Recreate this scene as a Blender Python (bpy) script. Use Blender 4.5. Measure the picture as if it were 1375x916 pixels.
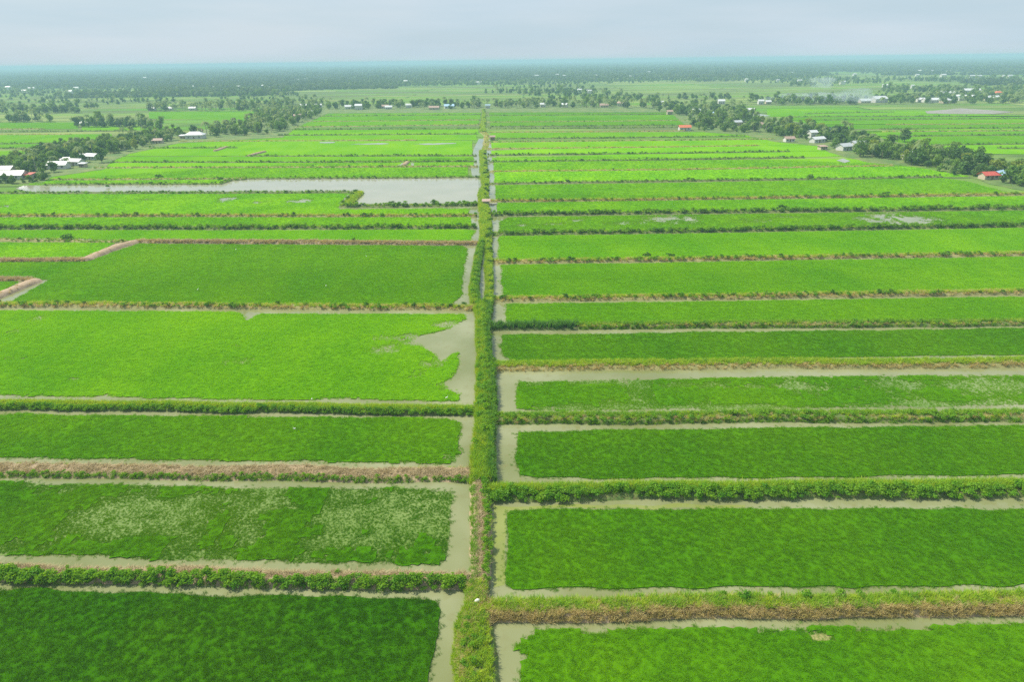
import bpy, math, random
import numpy as np
from mathutils import Matrix, Vector
R = math.radians
rng = np.random.default_rng(7)
random.seed(7)
scene = bpy.context.scene
for o in list(bpy.data.objects):
    bpy.data.objects.remove(o)
C = scene.collection

# ------------------------------------------------------------------ camera, sky, sun, exposure
H = 60.0
PITCH, ROLL = 22.37, -0.71
PW, PH, FPX = 1375.0, 916.0, 917.0
cam = bpy.data.cameras.new("camera")
cam.sensor_width = 36.0
cam.lens = 36.0 * FPX / PW
cam.clip_start = 0.5
cam.clip_end = 60000
cam_o = bpy.data.objects.new("camera", cam)
C.objects.link(cam_o)
CAM_R = (Matrix.Rotation(R(90 - PITCH), 3, 'X') @ Matrix.Rotation(R(ROLL), 3, 'Z'))
cam_o.matrix_world = Matrix.Translation((0, 0, H)) @ CAM_R.to_4x4()
scene.camera = cam_o
CR = np.array(CAM_R)

SUN_EL, SUN_AZ = 52.0, -66.0          # azimuth measured from +Y towards +X
world = bpy.data.worlds.new("World")
scene.world = world
world.use_nodes = True
wn = world.node_tree
wn.nodes.clear()
w_out = wn.nodes.new("ShaderNodeOutputWorld")
w_bg = wn.nodes.new("ShaderNodeBackground")
w_sky = wn.nodes.new("ShaderNodeTexSky")
w_sky.sky_type = 'NISHITA'
w_sky.sun_disc = False
w_sky.sun_elevation = R(SUN_EL)
w_sky.sun_rotation = R(SUN_AZ)
w_sky.air_density = 1.0
w_sky.dust_density = 1.5
w_sky.ozone_density = 1.5
w_mix = wn.nodes.new("ShaderNodeMix")
w_mix.data_type = 'RGBA'
w_tc = wn.nodes.new("ShaderNodeTexCoord")
w_map = wn.nodes.new("ShaderNodeMapping")
w_map.inputs['Scale'].default_value = (1.6, 1.6, 9.0)
w_noise = wn.nodes.new("ShaderNodeTexNoise")
w_noise.inputs['Scale'].default_value = 2.2
w_noise.inputs['Detail'].default_value = 5.0
w_rng = wn.nodes.new("ShaderNodeMapRange")
w_rng.inputs['From Min'].default_value = 0.35
w_rng.inputs['From Max'].default_value = 0.7
w_rng.inputs['To Min'].default_value = 0.84
w_rng.inputs['To Max'].default_value = 0.97
wn.links.new(w_tc.outputs['Generated'], w_map.inputs['Vector'])
wn.links.new(w_map.outputs['Vector'], w_noise.inputs['Vector'])
wn.links.new(w_noise.outputs['Fac'], w_rng.inputs['Value'])
wn.links.new(w_rng.outputs['Result'], w_mix.inputs['Factor'])
wn.links.new(w_sky.outputs['Color'], w_mix.inputs['A'])
w_mix.inputs['B'].default_value = (4.15, 5.0, 5.6, 1)       # thin bright cloud veil
w_map2 = wn.nodes.new("ShaderNodeMapping")
w_map2.inputs['Scale'].default_value = (1.6, 1.6, 12.0)
w_n2 = wn.nodes.new("ShaderNodeTexNoise")
w_n2.inputs['Scale'].default_value = 1.7
w_n2.inputs['Detail'].default_value = 6.0
w_n2.inputs['Roughness'].default_value = .55
w_r2 = wn.nodes.new("ShaderNodeMapRange")
w_r2.inputs['From Min'].default_value = 0.38
w_r2.inputs['From Max'].default_value = 0.66
w_veil = wn.nodes.new("ShaderNodeMix")
w_veil.data_type = 'RGBA'
w_veil.inputs['A'].default_value = (4.25, 5.4, 6.2, 1)
w_veil.inputs['B'].default_value = (4.95, 5.8, 6.5, 1)
wn.links.new(w_tc.outputs['Generated'], w_map2.inputs['Vector'])
wn.links.new(w_map2.outputs['Vector'], w_n2.inputs['Vector'])
wn.links.new(w_n2.outputs['Fac'], w_r2.inputs['Value'])
wn.links.new(w_r2.outputs['Result'], w_veil.inputs['Factor'])
wn.links.new(w_veil.outputs['Result'], w_mix.inputs['B'])
wn.links.new(w_mix.outputs['Result'], w_bg.inputs['Color'])
w_bg.inputs['Strength'].default_value = 0.088
wn.links.new(w_bg.outputs['Background'], w_out.inputs['Surface'])

sun = bpy.data.lights.new("sun", 'SUN')
sun.energy = 4.6
sun.angle = R(0.6)
sun.color = (1.0, 0.93, 0.80)
sun_o = bpy.data.objects.new("sun", sun)
C.objects.link(sun_o)
sdir = Vector((math.sin(R(SUN_AZ)) * math.cos(R(SUN_EL)), math.cos(R(SUN_AZ)) * math.cos(R(SUN_EL)), math.sin(R(SUN_EL))))
sun_o.rotation_euler = sdir.to_track_quat('Z', 'Y').to_euler()
sun_o.location = (0, 0, 300)

scene.view_settings.view_transform = 'Standard'
scene.view_settings.look = 'None'
scene.view_settings.exposure = 0.55
scene.view_settings.gamma = 1.0
scene.render.engine = 'CYCLES'
cy = scene.cycles
cy.use_denoising = False
try:
    cy.denoiser = 'OPENIMAGEDENOISE'
    cy.denoising_prefilter = 'ACCURATE'
except Exception:
    pass
cy.max_bounces = 5
cy.diffuse_bounces = 3
cy.glossy_bounces = 2
cy.transmission_bounces = 3
cy.transparent_max_bounces = 4
cy.volume_bounces = 1
cy.sample_clamp_indirect = 4.0
cy.use_adaptive_sampling = False

# ------------------------------------------------------------------ helpers
def at(px, py, z=0.0):
    """photo pixel -> point of the level plane at height z"""
    d = CR @ np.array([(px - PW / 2) / FPX, -(py - PH / 2) / FPX, -1.0])
    t = (z - H) / d[2]
    return np.array([d[0] * t, d[1] * t, z])

def to_px(P):
    q = (np.asarray(P) - np.array([0, 0, H])) @ CR
    zc = np.maximum(-q[:, 2], 0.1)
    return q[:, 0] / zc * FPX + PW / 2, -q[:, 1] / zc * FPX + PH / 2, -q[:, 2]

def in_view(P, m=110):
    x, y, z = to_px(P)
    return (z > 1) & (x > -m) & (x < PW + m) & (y < PH + 70)

def hash2(ix, iy, seed):
    n = (ix.astype(np.int64) * 374761393 + iy.astype(np.int64) * 668265263 + seed * 974634777) & 0x7fffffff
    n = ((n ^ (n >> 13)) * 1274126177) & 0x7fffffff
    return ((n ^ (n >> 16)) & 0xffff) / 65535.0

def vnoise(x, y, seed=0):
    x = np.asarray(x, float); y = np.asarray(y, float)
    ix = np.floor(x); iy = np.floor(y)
    fx = x - ix; fy = y - iy
    fx = fx * fx * (3 - 2 * fx); fy = fy * fy * (3 - 2 * fy)
    a = hash2(ix, iy, seed); b = hash2(ix + 1, iy, seed)
    c = hash2(ix, iy + 1, seed); d = hash2(ix + 1, iy + 1, seed)
    return (a * (1 - fx) + b * fx) * (1 - fy) + (c * (1 - fx) + d * fx) * fy

def fbm(x, y, seed=0):
    return (vnoise(x, y, seed) * .55 + vnoise(x * 2.1 + 9, y * 2.1 + 5, seed + 1) * .3 + vnoise(x * 4.3, y * 4.3, seed + 2) * .15)

def inside(px, py, poly):
    poly = np.asarray(poly)
    res = np.zeros(len(px), bool)
    n = len(poly)
    x0, y0 = poly[:, 0], poly[:, 1]
    x1, y1 = np.roll(x0, -1), np.roll(y0, -1)
    for k in range(n):
        if y0[k] == y1[k]:
            continue
        c = ((y0[k] > py) != (y1[k] > py)) & (px < (x1[k] - x0[k]) * (py - y0[k]) / (y1[k] - y0[k]) + x0[k])
        res ^= c
    return res

def resample(pts, step):
    pts = np.asarray(pts, float)
    out = [pts[0]]
    for a, b in zip(pts[:-1], pts[1:]):
        L = np.linalg.norm(b[:2] - a[:2])
        n = max(1, int(round(L / step)))
        for k in range(1, n + 1):
            out.append(a + (b - a) * k / n)
    return np.array(out)

def tag(o, label=None, cat=None, group=None, kind=None):
    if label: o['label'] = label
    if cat: o['category'] = cat
    if group: o['group'] = group
    if kind: o['kind'] = kind
    return o

def mesh_data(name, verts, faces, mats=(), smooth=False, fm=None):
    me = bpy.data.meshes.new(name)
    me.from_pydata([tuple(map(float, v)) for v in verts], [], [tuple(f) for f in faces])
    for m in mats:
        me.materials.append(m)
    if fm is not None:
        me.polygons.foreach_set('material_index', np.asarray(fm, np.int32))
    if smooth:
        me.polygons.foreach_set('use_smooth', np.ones(len(me.polygons), bool))
    me.update()
    return me

def link(name, me, parent=None, loc=(0, 0, 0), rz=0.0, sc=(1, 1, 1)):
    o = bpy.data.objects.new(name, me)
    C.objects.link(o)
    o.location = loc
    o.rotation_euler = (0, 0, rz)
    o.scale = sc
    if parent is not None:
        o.parent = parent
    return o

class MB:
    def __init__(s):
        s.v, s.f, s.m = [], [], []
    def add(s, vs, fs, mi=0):
        b = len(s.v)
        s.v.extend([tuple(map(float, p)) for p in vs])
        for f in fs:
            s.f.append(tuple(b + i for i in f)); s.m.append(mi)
    def box(s, x0, x1, y0, y1, z0, z1, mi=0):
        s.add([(x0, y0, z0), (x1, y0, z0), (x1, y1, z0), (x0, y1, z0), (x0, y0, z1), (x1, y0, z1), (x1, y1, z1), (x0, y1, z1)],
              [(0, 3, 2, 1), (4, 5, 6, 7), (0, 1, 5, 4), (1, 2, 6, 5), (2, 3, 7, 6), (3, 0, 4, 7)], mi)
    def tube(s, pts, rad, n=6, mi=0):
        pts = [np.asarray(p, float) for p in pts]
        rings = []
        for i, p in enumerate(pts):
            d = pts[min(i + 1, len(pts) - 1)] - pts[max(i - 1, 0)]
            d /= np.linalg.norm(d) + 1e-9
            u = np.cross(d, (0, 0, 1) if abs(d[2]) < .9 else (1, 0, 0)); u /= np.linalg.norm(u)
            w = np.cross(d, u)
            rings.append([p + rad[i] * (math.cos(2 * math.pi * k / n) * u + math.sin(2 * math.pi * k / n) * w) for k in range(n)])
        vs = [q for r in rings for q in r]
        fs = []
        for i in range(len(pts) - 1):
            for k in range(n):
                a, b = i * n + k, i * n + (k + 1) % n
                fs.append((a, b, b + n, a + n))
        fs.append(tuple(range(n))[::-1]); fs.append(tuple((len(pts) - 1) * n + k for k in range(n)))
        s.add(vs, fs, mi)
    def data(s, name, mats, smooth=False):
        return mesh_data(name, s.v, s.f, mats, smooth, s.m)

# ------------------------------------------------------------------ materials
def new_mat(name):
    m = bpy.data.materials.new(name)
    m.use_nodes = True
    nt = m.node_tree
    nt.nodes.clear()
    out = nt.nodes.new('ShaderNodeOutputMaterial')
    return m, nt, out

def N(nt, typ, **kw):
    n = nt.nodes.new(typ)
    for k, v in kw.items():
        if k.startswith('_'):
            setattr(n, k[1:], v)
        else:
            n.inputs[k.replace('_', ' ')].default_value = v
    return n

def noise_fac(nt, scale, detail=3.0, lo=.35, hi=.65, stretch=(1, 1, 1), rot=0.0):
    g = N(nt, 'ShaderNodeNewGeometry')
    mp = N(nt, 'ShaderNodeMapping')
    mp.inputs['Scale'].default_value = stretch
    mp.inputs['Rotation'].default_value = (0, 0, rot)
    nt.links.new(g.outputs['Position'], mp.inputs['Vector'])
    t = N(nt, 'ShaderNodeTexNoise', Scale=scale, Detail=detail)
    nt.links.new(mp.outputs['Vector'], t.inputs['Vector'])
    r = N(nt, 'ShaderNodeMapRange', From_Min=lo, From_Max=hi)
    nt.links.new(t.outputs['Fac'], r.inputs['Value'])
    return r.outputs['Result']

def mixc(nt, fac, a, b, blend='MIX'):
    n = nt.nodes.new('ShaderNodeMix')
    n.data_type = 'RGBA'
    n.blend_type = blend
    for sock, v in (('Factor', fac), ('A', a), ('B', b)):
        if isinstance(v, (int, float)):
            n.inputs[sock].default_value = v
        elif isinstance(v, tuple):
            n.inputs[sock].default_value = (*v, 1)
        else:
            nt.links.new(v, n.inputs[sock])
    return n.outputs['Result']

def leaf_shader(nt, out, col, trans=.4, tcol=None, gloss=.012):
    d = N(nt, 'ShaderNodeBsdfDiffuse')
    t = N(nt, 'ShaderNodeBsdfTranslucent')
    nt.links.new(col, d.inputs['Color'])
    if tcol is None:
        tcol = mixc(nt, 1.0, col, (1.25, 1.1, .6), 'MULTIPLY')
    nt.links.new(tcol, t.inputs['Color'])
    mx = N(nt, 'ShaderNodeMixShader', Fac=trans)
    nt.links.new(d.outputs[0], mx.inputs[1]); nt.links.new(t.outputs[0], mx.inputs[2])
    g = N(nt, 'ShaderNodeBsdfGlossy', Roughness=.55)
    m2 = N(nt, 'ShaderNodeMixShader', Fac=gloss)
    nt.links.new(mx.outputs[0], m2.inputs[1]); nt.links.new(g.outputs[0], m2.inputs[2])
    nt.links.new(m2.outputs[0], out.inputs['Surface'])

def leaf_mat(name, a, b, c, scale=.6, trans=.4, rnd=.5):
    """a/b vary over the ground, c by plant"""
    m, nt, out = new_mat(name)
    f = noise_fac(nt, scale, 3)
    col = mixc(nt, f, a, b)
    oi = N(nt, 'ShaderNodeObjectInfo')
    mr = N(nt, 'ShaderNodeMapRange', To_Max=rnd)
    nt.links.new(oi.outputs['Random'], mr.inputs['Value'])
    col = mixc(nt, mr.outputs['Result'], col, c)
    leaf_shader(nt, out, col, trans)
    return m

def rice_color(nt, tone_socket):
    base = mixc(nt, tone_socket, (.016, .085, .0005), (.210, .515, .003))
    f1 = noise_fac(nt, .045, 4, .36, .66, (1, .55, 1), .2)
    base = mixc(nt, f1, base, mixc(nt, 1.0, base, (1.42, 1.16, 1.0), 'MULTIPLY'))
    f4 = noise_fac(nt, .5, 4, .38, .68, (.16, 1, 1), .05)
    base = mixc(nt, f4, base, mixc(nt, 1.0, base, (.91, .94, 1.0), 'MULTIPLY'))
    f2 = noise_fac(nt, .35, 3, .4, .7)
    base = mixc(nt, f2, base, mixc(nt, 1.0, base, (.95, .965, 1.0), 'MULTIPLY'))
    f3 = noise_fac(nt, .02, 3, .4, .66, (.18, 1, 1), .03)
    base = mixc(nt, f3, base, mixc(nt, 1.0, base, (.80, .88, 1.3), 'MULTIPLY'))
    return base

def make_rice_leaf():
    m, nt, out = new_mat('rice_leaf')
    at_ = N(nt, 'ShaderNodeAttribute', _attribute_type='INSTANCER', _attribute_name='tone')
    col = rice_color(nt, at_.outputs['Fac'])
    oi = N(nt, 'ShaderNodeObjectInfo')
    mr = N(nt, 'ShaderNodeMapRange', To_Max=.6)
    nt.links.new(oi.outputs['Random'], mr.inputs['Value'])
    col = mixc(nt, mr.outputs['Result'], col, mixc(nt, 1.0, col, (1.25, 1.15, .9), 'MULTIPLY'))
    col = mixc(nt, 1.0, col, (1.42, 1.36, 1.3), 'MULTIPLY')
    leaf_shader(nt, out, col, .5, gloss=0)
    return m

def make_rice_canopy():
    m, nt, out = new_mat('rice_canopy')
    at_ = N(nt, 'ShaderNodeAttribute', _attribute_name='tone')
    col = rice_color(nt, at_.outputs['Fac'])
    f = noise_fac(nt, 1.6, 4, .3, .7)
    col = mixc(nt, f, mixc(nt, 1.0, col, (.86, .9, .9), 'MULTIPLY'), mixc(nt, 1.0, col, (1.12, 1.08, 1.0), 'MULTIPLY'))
    d = N(nt, 'ShaderNodeBsdfDiffuse')
    nt.links.new(col, d.inputs['Color'])
    t = N(nt, 'ShaderNodeTexNoise', Scale=1.3, Detail=4.0)
    g = N(nt, 'ShaderNodeNewGeometry')
    nt.links.new(g.outputs['Position'], t.inputs['Vector'])
    b = N(nt, 'ShaderNodeBump', Strength=.35, Distance=.3)
    nt.links.new(t.outputs['Fac'], b.inputs['Height'])
    nt.links.new(b.outputs[0], d.inputs['Normal'])
    nt.links.new(d.outputs[0], out.inputs['Surface'])
    return m

def make_water(name, a, b, stain, rough=.05):
    m, nt, out = new_mat(name)
    f = noise_fac(nt, .06, 3, .35, .65)
    col = mixc(nt, f, a, b)
    f2 = noise_fac(nt, .5, 4, .56, .74)
    mul = N(nt, 'ShaderNodeMath', _operation='MULTIPLY')
    nt.links.new(f2, mul.inputs[0]); mul.inputs[1].default_value = .45
    col = mixc(nt, mul.outputs[0], col, stain)
    p = N(nt, 'ShaderNodeBsdfPrincipled', Roughness=rough, IOR=1.33)
    nt.links.new(col, p.inputs['Base Color'])
    t = N(nt, 'ShaderNodeTexNoise', Scale=1.8, Detail=3.0)
    g = N(nt, 'ShaderNodeNewGeometry')
    nt.links.new(g.outputs['Position'], t.inputs['Vector'])
    bmp = N(nt, 'ShaderNodeBump', Strength=.04, Distance=.06)
    nt.links.new(t.outputs['Fac'], bmp.inputs['Height'])
    nt.links.new(bmp.outputs[0], p.inputs['Normal'])
    nt.links.new(p.outputs[0], out.inputs['Surface'])
    return m

def soil_mat(name, a, b, c, scale=.8):
    m, nt, out = new_mat(name)
    col = mixc(nt, noise_fac(nt, scale, 4), a, b)
    col = mixc(nt, noise_fac(nt, scale * 4, 3, .5, .7), col, c)
    p = N(nt, 'ShaderNodeBsdfPrincipled', Roughness=.95)
    nt.links.new(col, p.inputs['Base Color'])
    t = N(nt, 'ShaderNodeTexNoise', Scale=4.0, Detail=5.0)
    g = N(nt, 'ShaderNodeNewGeometry')
    nt.links.new(g.outputs['Position'], t.inputs['Vector'])
    bmp = N(nt, 'ShaderNodeBump', Strength=.8, Distance=.15)
    nt.links.new(t.outputs['Fac'], bmp.inputs['Height'])
    nt.links.new(bmp.outputs[0], p.inputs['Normal'])
    nt.links.new(p.outputs[0], out.inputs['Surface'])
    return m

def plain_mat(name, col, rough=.7, var=.15, scale=1.5, metal=0.0):
    m, nt, out = new_mat(name)
    f = noise_fac(nt, scale, 4, .3, .7)
    c = mixc(nt, f, tuple(x * (1 - var) for x in col), tuple(min(1, x * (1 + var)) for x in col))
    p = N(nt, 'ShaderNodeBsdfPrincipled', Roughness=rough, Metallic=metal)
    nt.links.new(c, p.inputs['Base Color'])
    nt.links.new(p.outputs[0], out.inputs['Surface'])
    return m

def ground_mat():
    m, nt, out = new_mat('plain_of_fields')
    g = N(nt, 'ShaderNodeNewGeometry')
    mp = N(nt, 'ShaderNodeMapping')
    mp.inputs['Scale'].default_value = (1, 1, 1)
    mp.inputs['Rotation'].default_value = (0, 0, .02)
    nt.links.new(g.outputs['Position'], mp.inputs['Vector'])
    br = N(nt, 'ShaderNodeTexBrick', Scale=1.0, Mortar_Size=2.2, Mortar_Smooth=.3, Brick_Width=420.0, Row_Height=46.0)
    br.inputs['Color1'].default_value = (.10, .24, .02, 1)
    br.inputs['Color2'].default_value = (.24, .29, .09, 1)
    br.inputs['Mortar'].default_value = (.035, .075, .02, 1)
    nt.links.new(mp.outputs['Vector'], br.inputs['Vector'])
    col = mixc(nt, noise_fac(nt, .004, 4, .42, .62, (1, 2.2, 1)), br.outputs['Color'], (.12, .16, .06))
    col = mixc(nt, noise_fac(nt, .02, 5, .55, .75, (.35, 1.6, 1)), col, (.045, .10, .03))
    d = N(nt, 'ShaderNodeBsdfDiffuse')
    nt.links.new(col, d.inputs['Color'])
    nt.links.new(d.outputs[0], out.inputs['Surface'])
    return m

M = {}
M['rice_leaf'] = make_rice_leaf()
M['rice_canopy'] = make_rice_canopy()
M['water'] = make_water('muddy_water', (.155, .174, .066), (.235, .248, .132), (.165, .15, .055))
M['thin_rice'] = make_water('thin_rice', (.11, .18, .030), (.17, .23, .065), (.08, .14, .02), .16)
M['pond'] = make_water('pond_water', (.27, .27, .19), (.31, .30, .22), (.26, .25, .17), .12)
M['algae'] = make_water('algae_water', (.17, .20, .05), (.22, .25, .07), (.22, .28, .02), .2)
M['ground'] = ground_mat()
M['soil'] = soil_mat('dike_soil', (.16, .11, .06), (.25, .18, .10), (.09, .11, .03))
M['mud'] = soil_mat('fresh_mud', (.30, .21, .13), (.40, .30, .20), (.22, .15, .09))
M['straw_soil'] = soil_mat('straw_soil', (.27, .20, .11), (.36, .27, .17), (.17, .14, .07))
M['verge_soil'] = soil_mat('verge_soil', (.22, .21, .07), (.30, .27, .11), (.14, .16, .04))
M['grass_soil'] = soil_mat('grassy_soil', (.07, .13, .02), (.16, .19, .05), (.10, .08, .03))
M['grey_mud'] = soil_mat('grey_mud', (.21, .20, .18), (.27, .25, .23), (.18, .18, .11), .05)
M['yard'] = soil_mat('village_ground', (.07, .15, .02), (.17, .20, .05), (.05, .10, .02), .08)
M['grass_green'] = leaf_mat('green_grass', (.12, .32, .012), (.20, .42, .015), (.28, .44, .02), .5, .5)
M['grass_yellow'] = leaf_mat('yellow_grass', (.30, .49, .018), (.42, .52, .026), (.26, .48, .015), .4, .5)
M['grass_dry'] = leaf_mat('dry_grass', (.52, .43, .20), (.60, .50, .27), (.40, .40, .09), .5, .45)
M['straw'] = leaf_mat('cut_straw', (.37, .30, .165), (.50, .42, .25), (.26, .21, .10), .9, .3)
M['weed'] = leaf_mat('weed_leaf', (.10, .30, .012), (.19, .42, .016), (.29, .47, .02), .4, .5)
M['reed'] = leaf_mat('reed_leaf', (.06, .20, .03), (.10, .27, .04), (.16, .32, .04), .4, .45)
M['shrub'] = leaf_mat('shrub_leaf', (.05, .15, .012), (.085, .21, .018), (.14, .27, .02), .25, .42)
M['tree_dark'] = leaf_mat('tree_leaf_dark', (.055, .14, .032), (.095, .21, .04), (.15, .26, .05), .1, .42, .8)
M['tree_mid'] = leaf_mat('tree_leaf_mid', (.11, .23, .035), (.16, .31, .045), (.23, .36, .06), .1, .45, .8)
M['tree_pale'] = leaf_mat('tree_leaf_pale', (.22, .31, .03), (.29, .36, .04), (.18, .29, .03), .1, .45, .5)
M['palm_leaf'] = leaf_mat('palm_leaf', (.15, .24, .075), (.22, .32, .10), (.29, .37, .13), .1, .45, .7)
M['bark'] = plain_mat('bark', (.20, .16, .12), .9, .25, 2.0)
M['palm_bark'] = plain_mat('palm_bark', (.34, .30, .25), .9, .2, 2.0)
M['far_leaf'] = leaf_mat('far_leaf', (.03, .075, .028), (.10, .17, .05), (.15, .22, .06), .0022, .3, .8)
M['roof_white'] = plain_mat('pale_sheet_roof', (.60, .61, .62), .5)
M['roof_grey'] = plain_mat('grey_sheet_roof', (.46, .48, .50), .5)
M['roof_red'] = plain_mat('red_roof', (.50, .085, .06), .6)
M['roof_orange'] = plain_mat('orange_roof', (.55, .15, .07), .6)
M['roof_blue'] = plain_mat('light_blue_roof', (.38, .55, .72), .5)
M['roof_rust'] = plain_mat('rusty_roof', (.36, .25, .20), .7, .3)
M['wall_white'] = plain_mat('white_wall', (.58, .57, .54), .8)
M['wall_tan'] = plain_mat('tan_wall', (.48, .40, .30), .85)
M['door'] = plain_mat('door_wood', (.16, .10, .06), .7)
M['glass'] = plain_mat('window_glass', (.04, .05, .06), .15)
M['egret'] = plain_mat('white_feather', (.85, .85, .82), .8, .05)
M['beak'] = plain_mat('yellow_beak', (.55, .35, .05), .5)
M['wood'] = plain_mat('old_wood', (.22, .15, .10), .85)
M['bag'] = plain_mat('white_sack', (.75, .73, .68), .7)

# ------------------------------------------------------------------ small plant kits (meshes scattered as stuff)
KITS = {}
def blade(mb, p, az, L, w, lean, droop, mi=0, seg=2):
    d = np.array([math.cos(az), math.sin(az), 0.0]); s = np.array([-math.sin(az), math.cos(az), 0.0])
    pts = []
    for k in range(seg + 1):
        t = k / seg
        pts.append(p + d * (lean * t * L + droop * t * t * L) + np.array([0, 0, 1.0]) * L * (t - droop * .55 * t * t))
    vs, fs = [], []
    for k in range(seg):
        ww = w * (1 - .35 * k / seg)
        vs += [pts[k] - s * ww / 2, pts[k] + s * ww / 2]
    vs.append(pts[seg])
    for k in range(seg - 1):
        fs.append((2 * k, 2 * k + 1, 2 * k + 3, 2 * k + 2))
    fs.append((2 * seg - 2, 2 * seg - 1, 2 * seg))
    mb.add(vs, fs, mi)

def clump(mat, n, rad, L0, L1, w, lean, droop):
    mb = MB()
    for _ in range(n):
        r = rad * math.sqrt(random.random()); a = random.random() * 6.283
        p = np.array([r * math.cos(a), r * math.sin(a), 0.0])
        blade(mb, p, random.random() * 6.283, random.uniform(L0, L1), w * random.uniform(.7, 1.3), random.uniform(0, lean), random.uniform(.05, droop))
    return mb.data('clump', [mat])

def leafball(mat, n, rx, rz, size, lumps=5, base=.15):
    mb = MB()
    cs = [np.array([random.uniform(-.55, .55) * rx, random.uniform(-.55, .55) * rx, base + rz * random.uniform(.55, 1.15)]) for _ in range(lumps)]
    for i in range(n):
        c = cs[i % lumps]
        v = np.random.default_rng(i + int(random.random() * 1e6)).normal(size=3); v /= np.linalg.norm(v)
        if v[2] < -.3: v[2] *= -.6
        p = c + v * np.array([rx * .62, rx * .62, rz * .62]) * random.uniform(.65, 1.08)
        p[2] = max(p[2], .08)
        nrm = v + np.array([random.uniform(-.8, .8) for _ in range(3)]); nrm /= np.linalg.norm(nrm)
        u = np.cross(nrm, (0.1, .2, 1)); u /= np.linalg.norm(u) + 1e-9
        w = np.cross(nrm, u)
        s = size * random.uniform(.6, 1.3)
        mb.add([p - u * s * .5, p + w * s * .28, p + u * s * .6, p - w * s * .28], [(0, 1, 2, 3)])
    return mb.data('leafball', [mat])

def kit(name, pieces):
    col = bpy.data.collections.new('kit_' + name)
    for me in pieces:
        o = bpy.data.objects.new(name, me)
        col.objects.link(o)
    KITS[name] = col

kit('rice_tuft', [clump(M['rice_leaf'], 30, .40, .34, .50, .045, .45, .55) for _ in range(5)])
kit('grass_green', [clump(M['grass_green'], 30, .30, .35, .85, .055, .5, .7) for _ in range(4)])
kit('grass_yellow', [clump(M['grass_yellow'], 30, .30, .35, .8, .055, .5, .7) for _ in range(4)])
kit('grass_dry', [clump(M['grass_dry'], 30, .32, .3, .7, .05, .7, .8) for _ in range(4)])
kit('cut_straw', [clump(M['straw'], 26, .40, .2, .55, .06, 1.2, 1.3) for _ in range(4)])
kit('weed', [leafball(M['weed'], 110, .42, .34, .17, 6) for _ in range(4)])
kit('reed', [clump(M['reed'], 26, .35, 1.1, 2.0, .09, .25, .5) for _ in range(4)])
kit('shrub', [leafball(M['shrub'], 150, .75, .62, .30, 7) for _ in range(4)])

def gn_scatter(o, kits):
    """instances each kit of small plants on the loose points of o's mesh; faces of the mesh stay"""
    ng = bpy.data.node_groups.new('scatter', 'GeometryNodeTree')
    ng.interface.new_socket('Geometry', in_out='INPUT', socket_type='NodeSocketGeometry')
    ng.interface.new_socket('Geometry', in_out='OUTPUT', socket_type='NodeSocketGeometry')
    gi = ng.nodes.new('NodeGroupInput'); go = ng.nodes.new('NodeGroupOutput')
    jn = ng.nodes.new('GeometryNodeJoinGeometry')
    ng.links.new(gi.outputs[0], jn.inputs[0])
    def attr(name, typ):
        n = ng.nodes.new('GeometryNodeInputNamedAttribute'); n.data_type = typ
        n.inputs['Name'].default_value = name
        return n.outputs['Attribute']
    for k, name in enumerate(kits):
        ci = ng.nodes.new('GeometryNodeCollectionInfo')
        ci.inputs['Collection'].default_value = KITS[name]
        ci.inputs['Separate Children'].default_value = True
        ci.inputs['Reset Children'].default_value = True
        cmp_ = ng.nodes.new('FunctionNodeCompare'); cmp_.data_type = 'INT'; cmp_.operation = 'EQUAL'
        ng.links.new(attr('plant', 'INT'), cmp_.inputs[2]); cmp_.inputs[3].default_value = k + 1
        iop = ng.nodes.new('GeometryNodeInstanceOnPoints')
        ng.links.new(gi.outputs[0], iop.inputs['Points'])
        ng.links.new(cmp_.outputs[0], iop.inputs['Selection'])
        ng.links.new(ci.outputs[0], iop.inputs['Instance'])
        iop.inputs['Pick Instance'].default_value = True
        ng.links.new(attr('pick', 'INT'), iop.inputs['Instance Index'])
        ng.links.new(attr('turn', 'FLOAT_VECTOR'), iop.inputs['Rotation'])
        ng.links.new(attr('size', 'FLOAT_VECTOR'), iop.inputs['Scale'])
        ng.links.new(iop.outputs[0], jn.inputs[0])
    ng.links.new(jn.outputs[0], go.inputs[0])
    md = o.modifiers.new('scatter', 'NODES')
    md.node_group = ng

def scatter_object(name, surf_v, surf_f, mats, P, plant, size, tone_surf, tone_pts, kits, smooth=False, tilt=.15):
    nv, npnt = len(surf_v), len(P)
    V = np.zeros((nv + npnt, 3))
    if nv: V[:nv] = surf_v
    if npnt: V[nv:] = P
    me = bpy.data.meshes.new(name)
    me.from_pydata(V.tolist(), [], [tuple(f) for f in surf_f])
    for m in mats: me.materials.append(m)
    if smooth:
        me.polygons.foreach_set('use_smooth', np.ones(len(me.polygons), bool))
    def put(nm, typ, key, arr):
        a = me.attributes.new(nm, typ, 'POINT')
        a.data.foreach_set(key, np.ascontiguousarray(arr).ravel())
    n = nv + npnt
    pl = np.zeros(n, np.int32); pl[nv:] = plant
    put('plant', 'INT', 'value', pl)
    put('pick', 'INT', 'value', rng.integers(0, 8, n).astype(np.int32))
    tv = np.zeros((n, 3), np.float32); tv[:, 2] = rng.uniform(0, 6.283, n); tv[:, :2] = rng.normal(0, tilt, (n, 2))
    put('turn', 'FLOAT_VECTOR', 'vector', tv)
    sv = np.ones((n, 3), np.float32); sv[nv:] = size
    put('size', 'FLOAT_VECTOR', 'vector', sv)
    tn = np.zeros(n, np.float32)
    if nv: tn[:nv] = tone_surf
    tn[nv:] = tone_pts
    put('tone', 'FLOAT', 'value', tn)
    me.update()
    o = link(name, me)
    if npnt: gn_scatter(o, kits)
    return o

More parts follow.
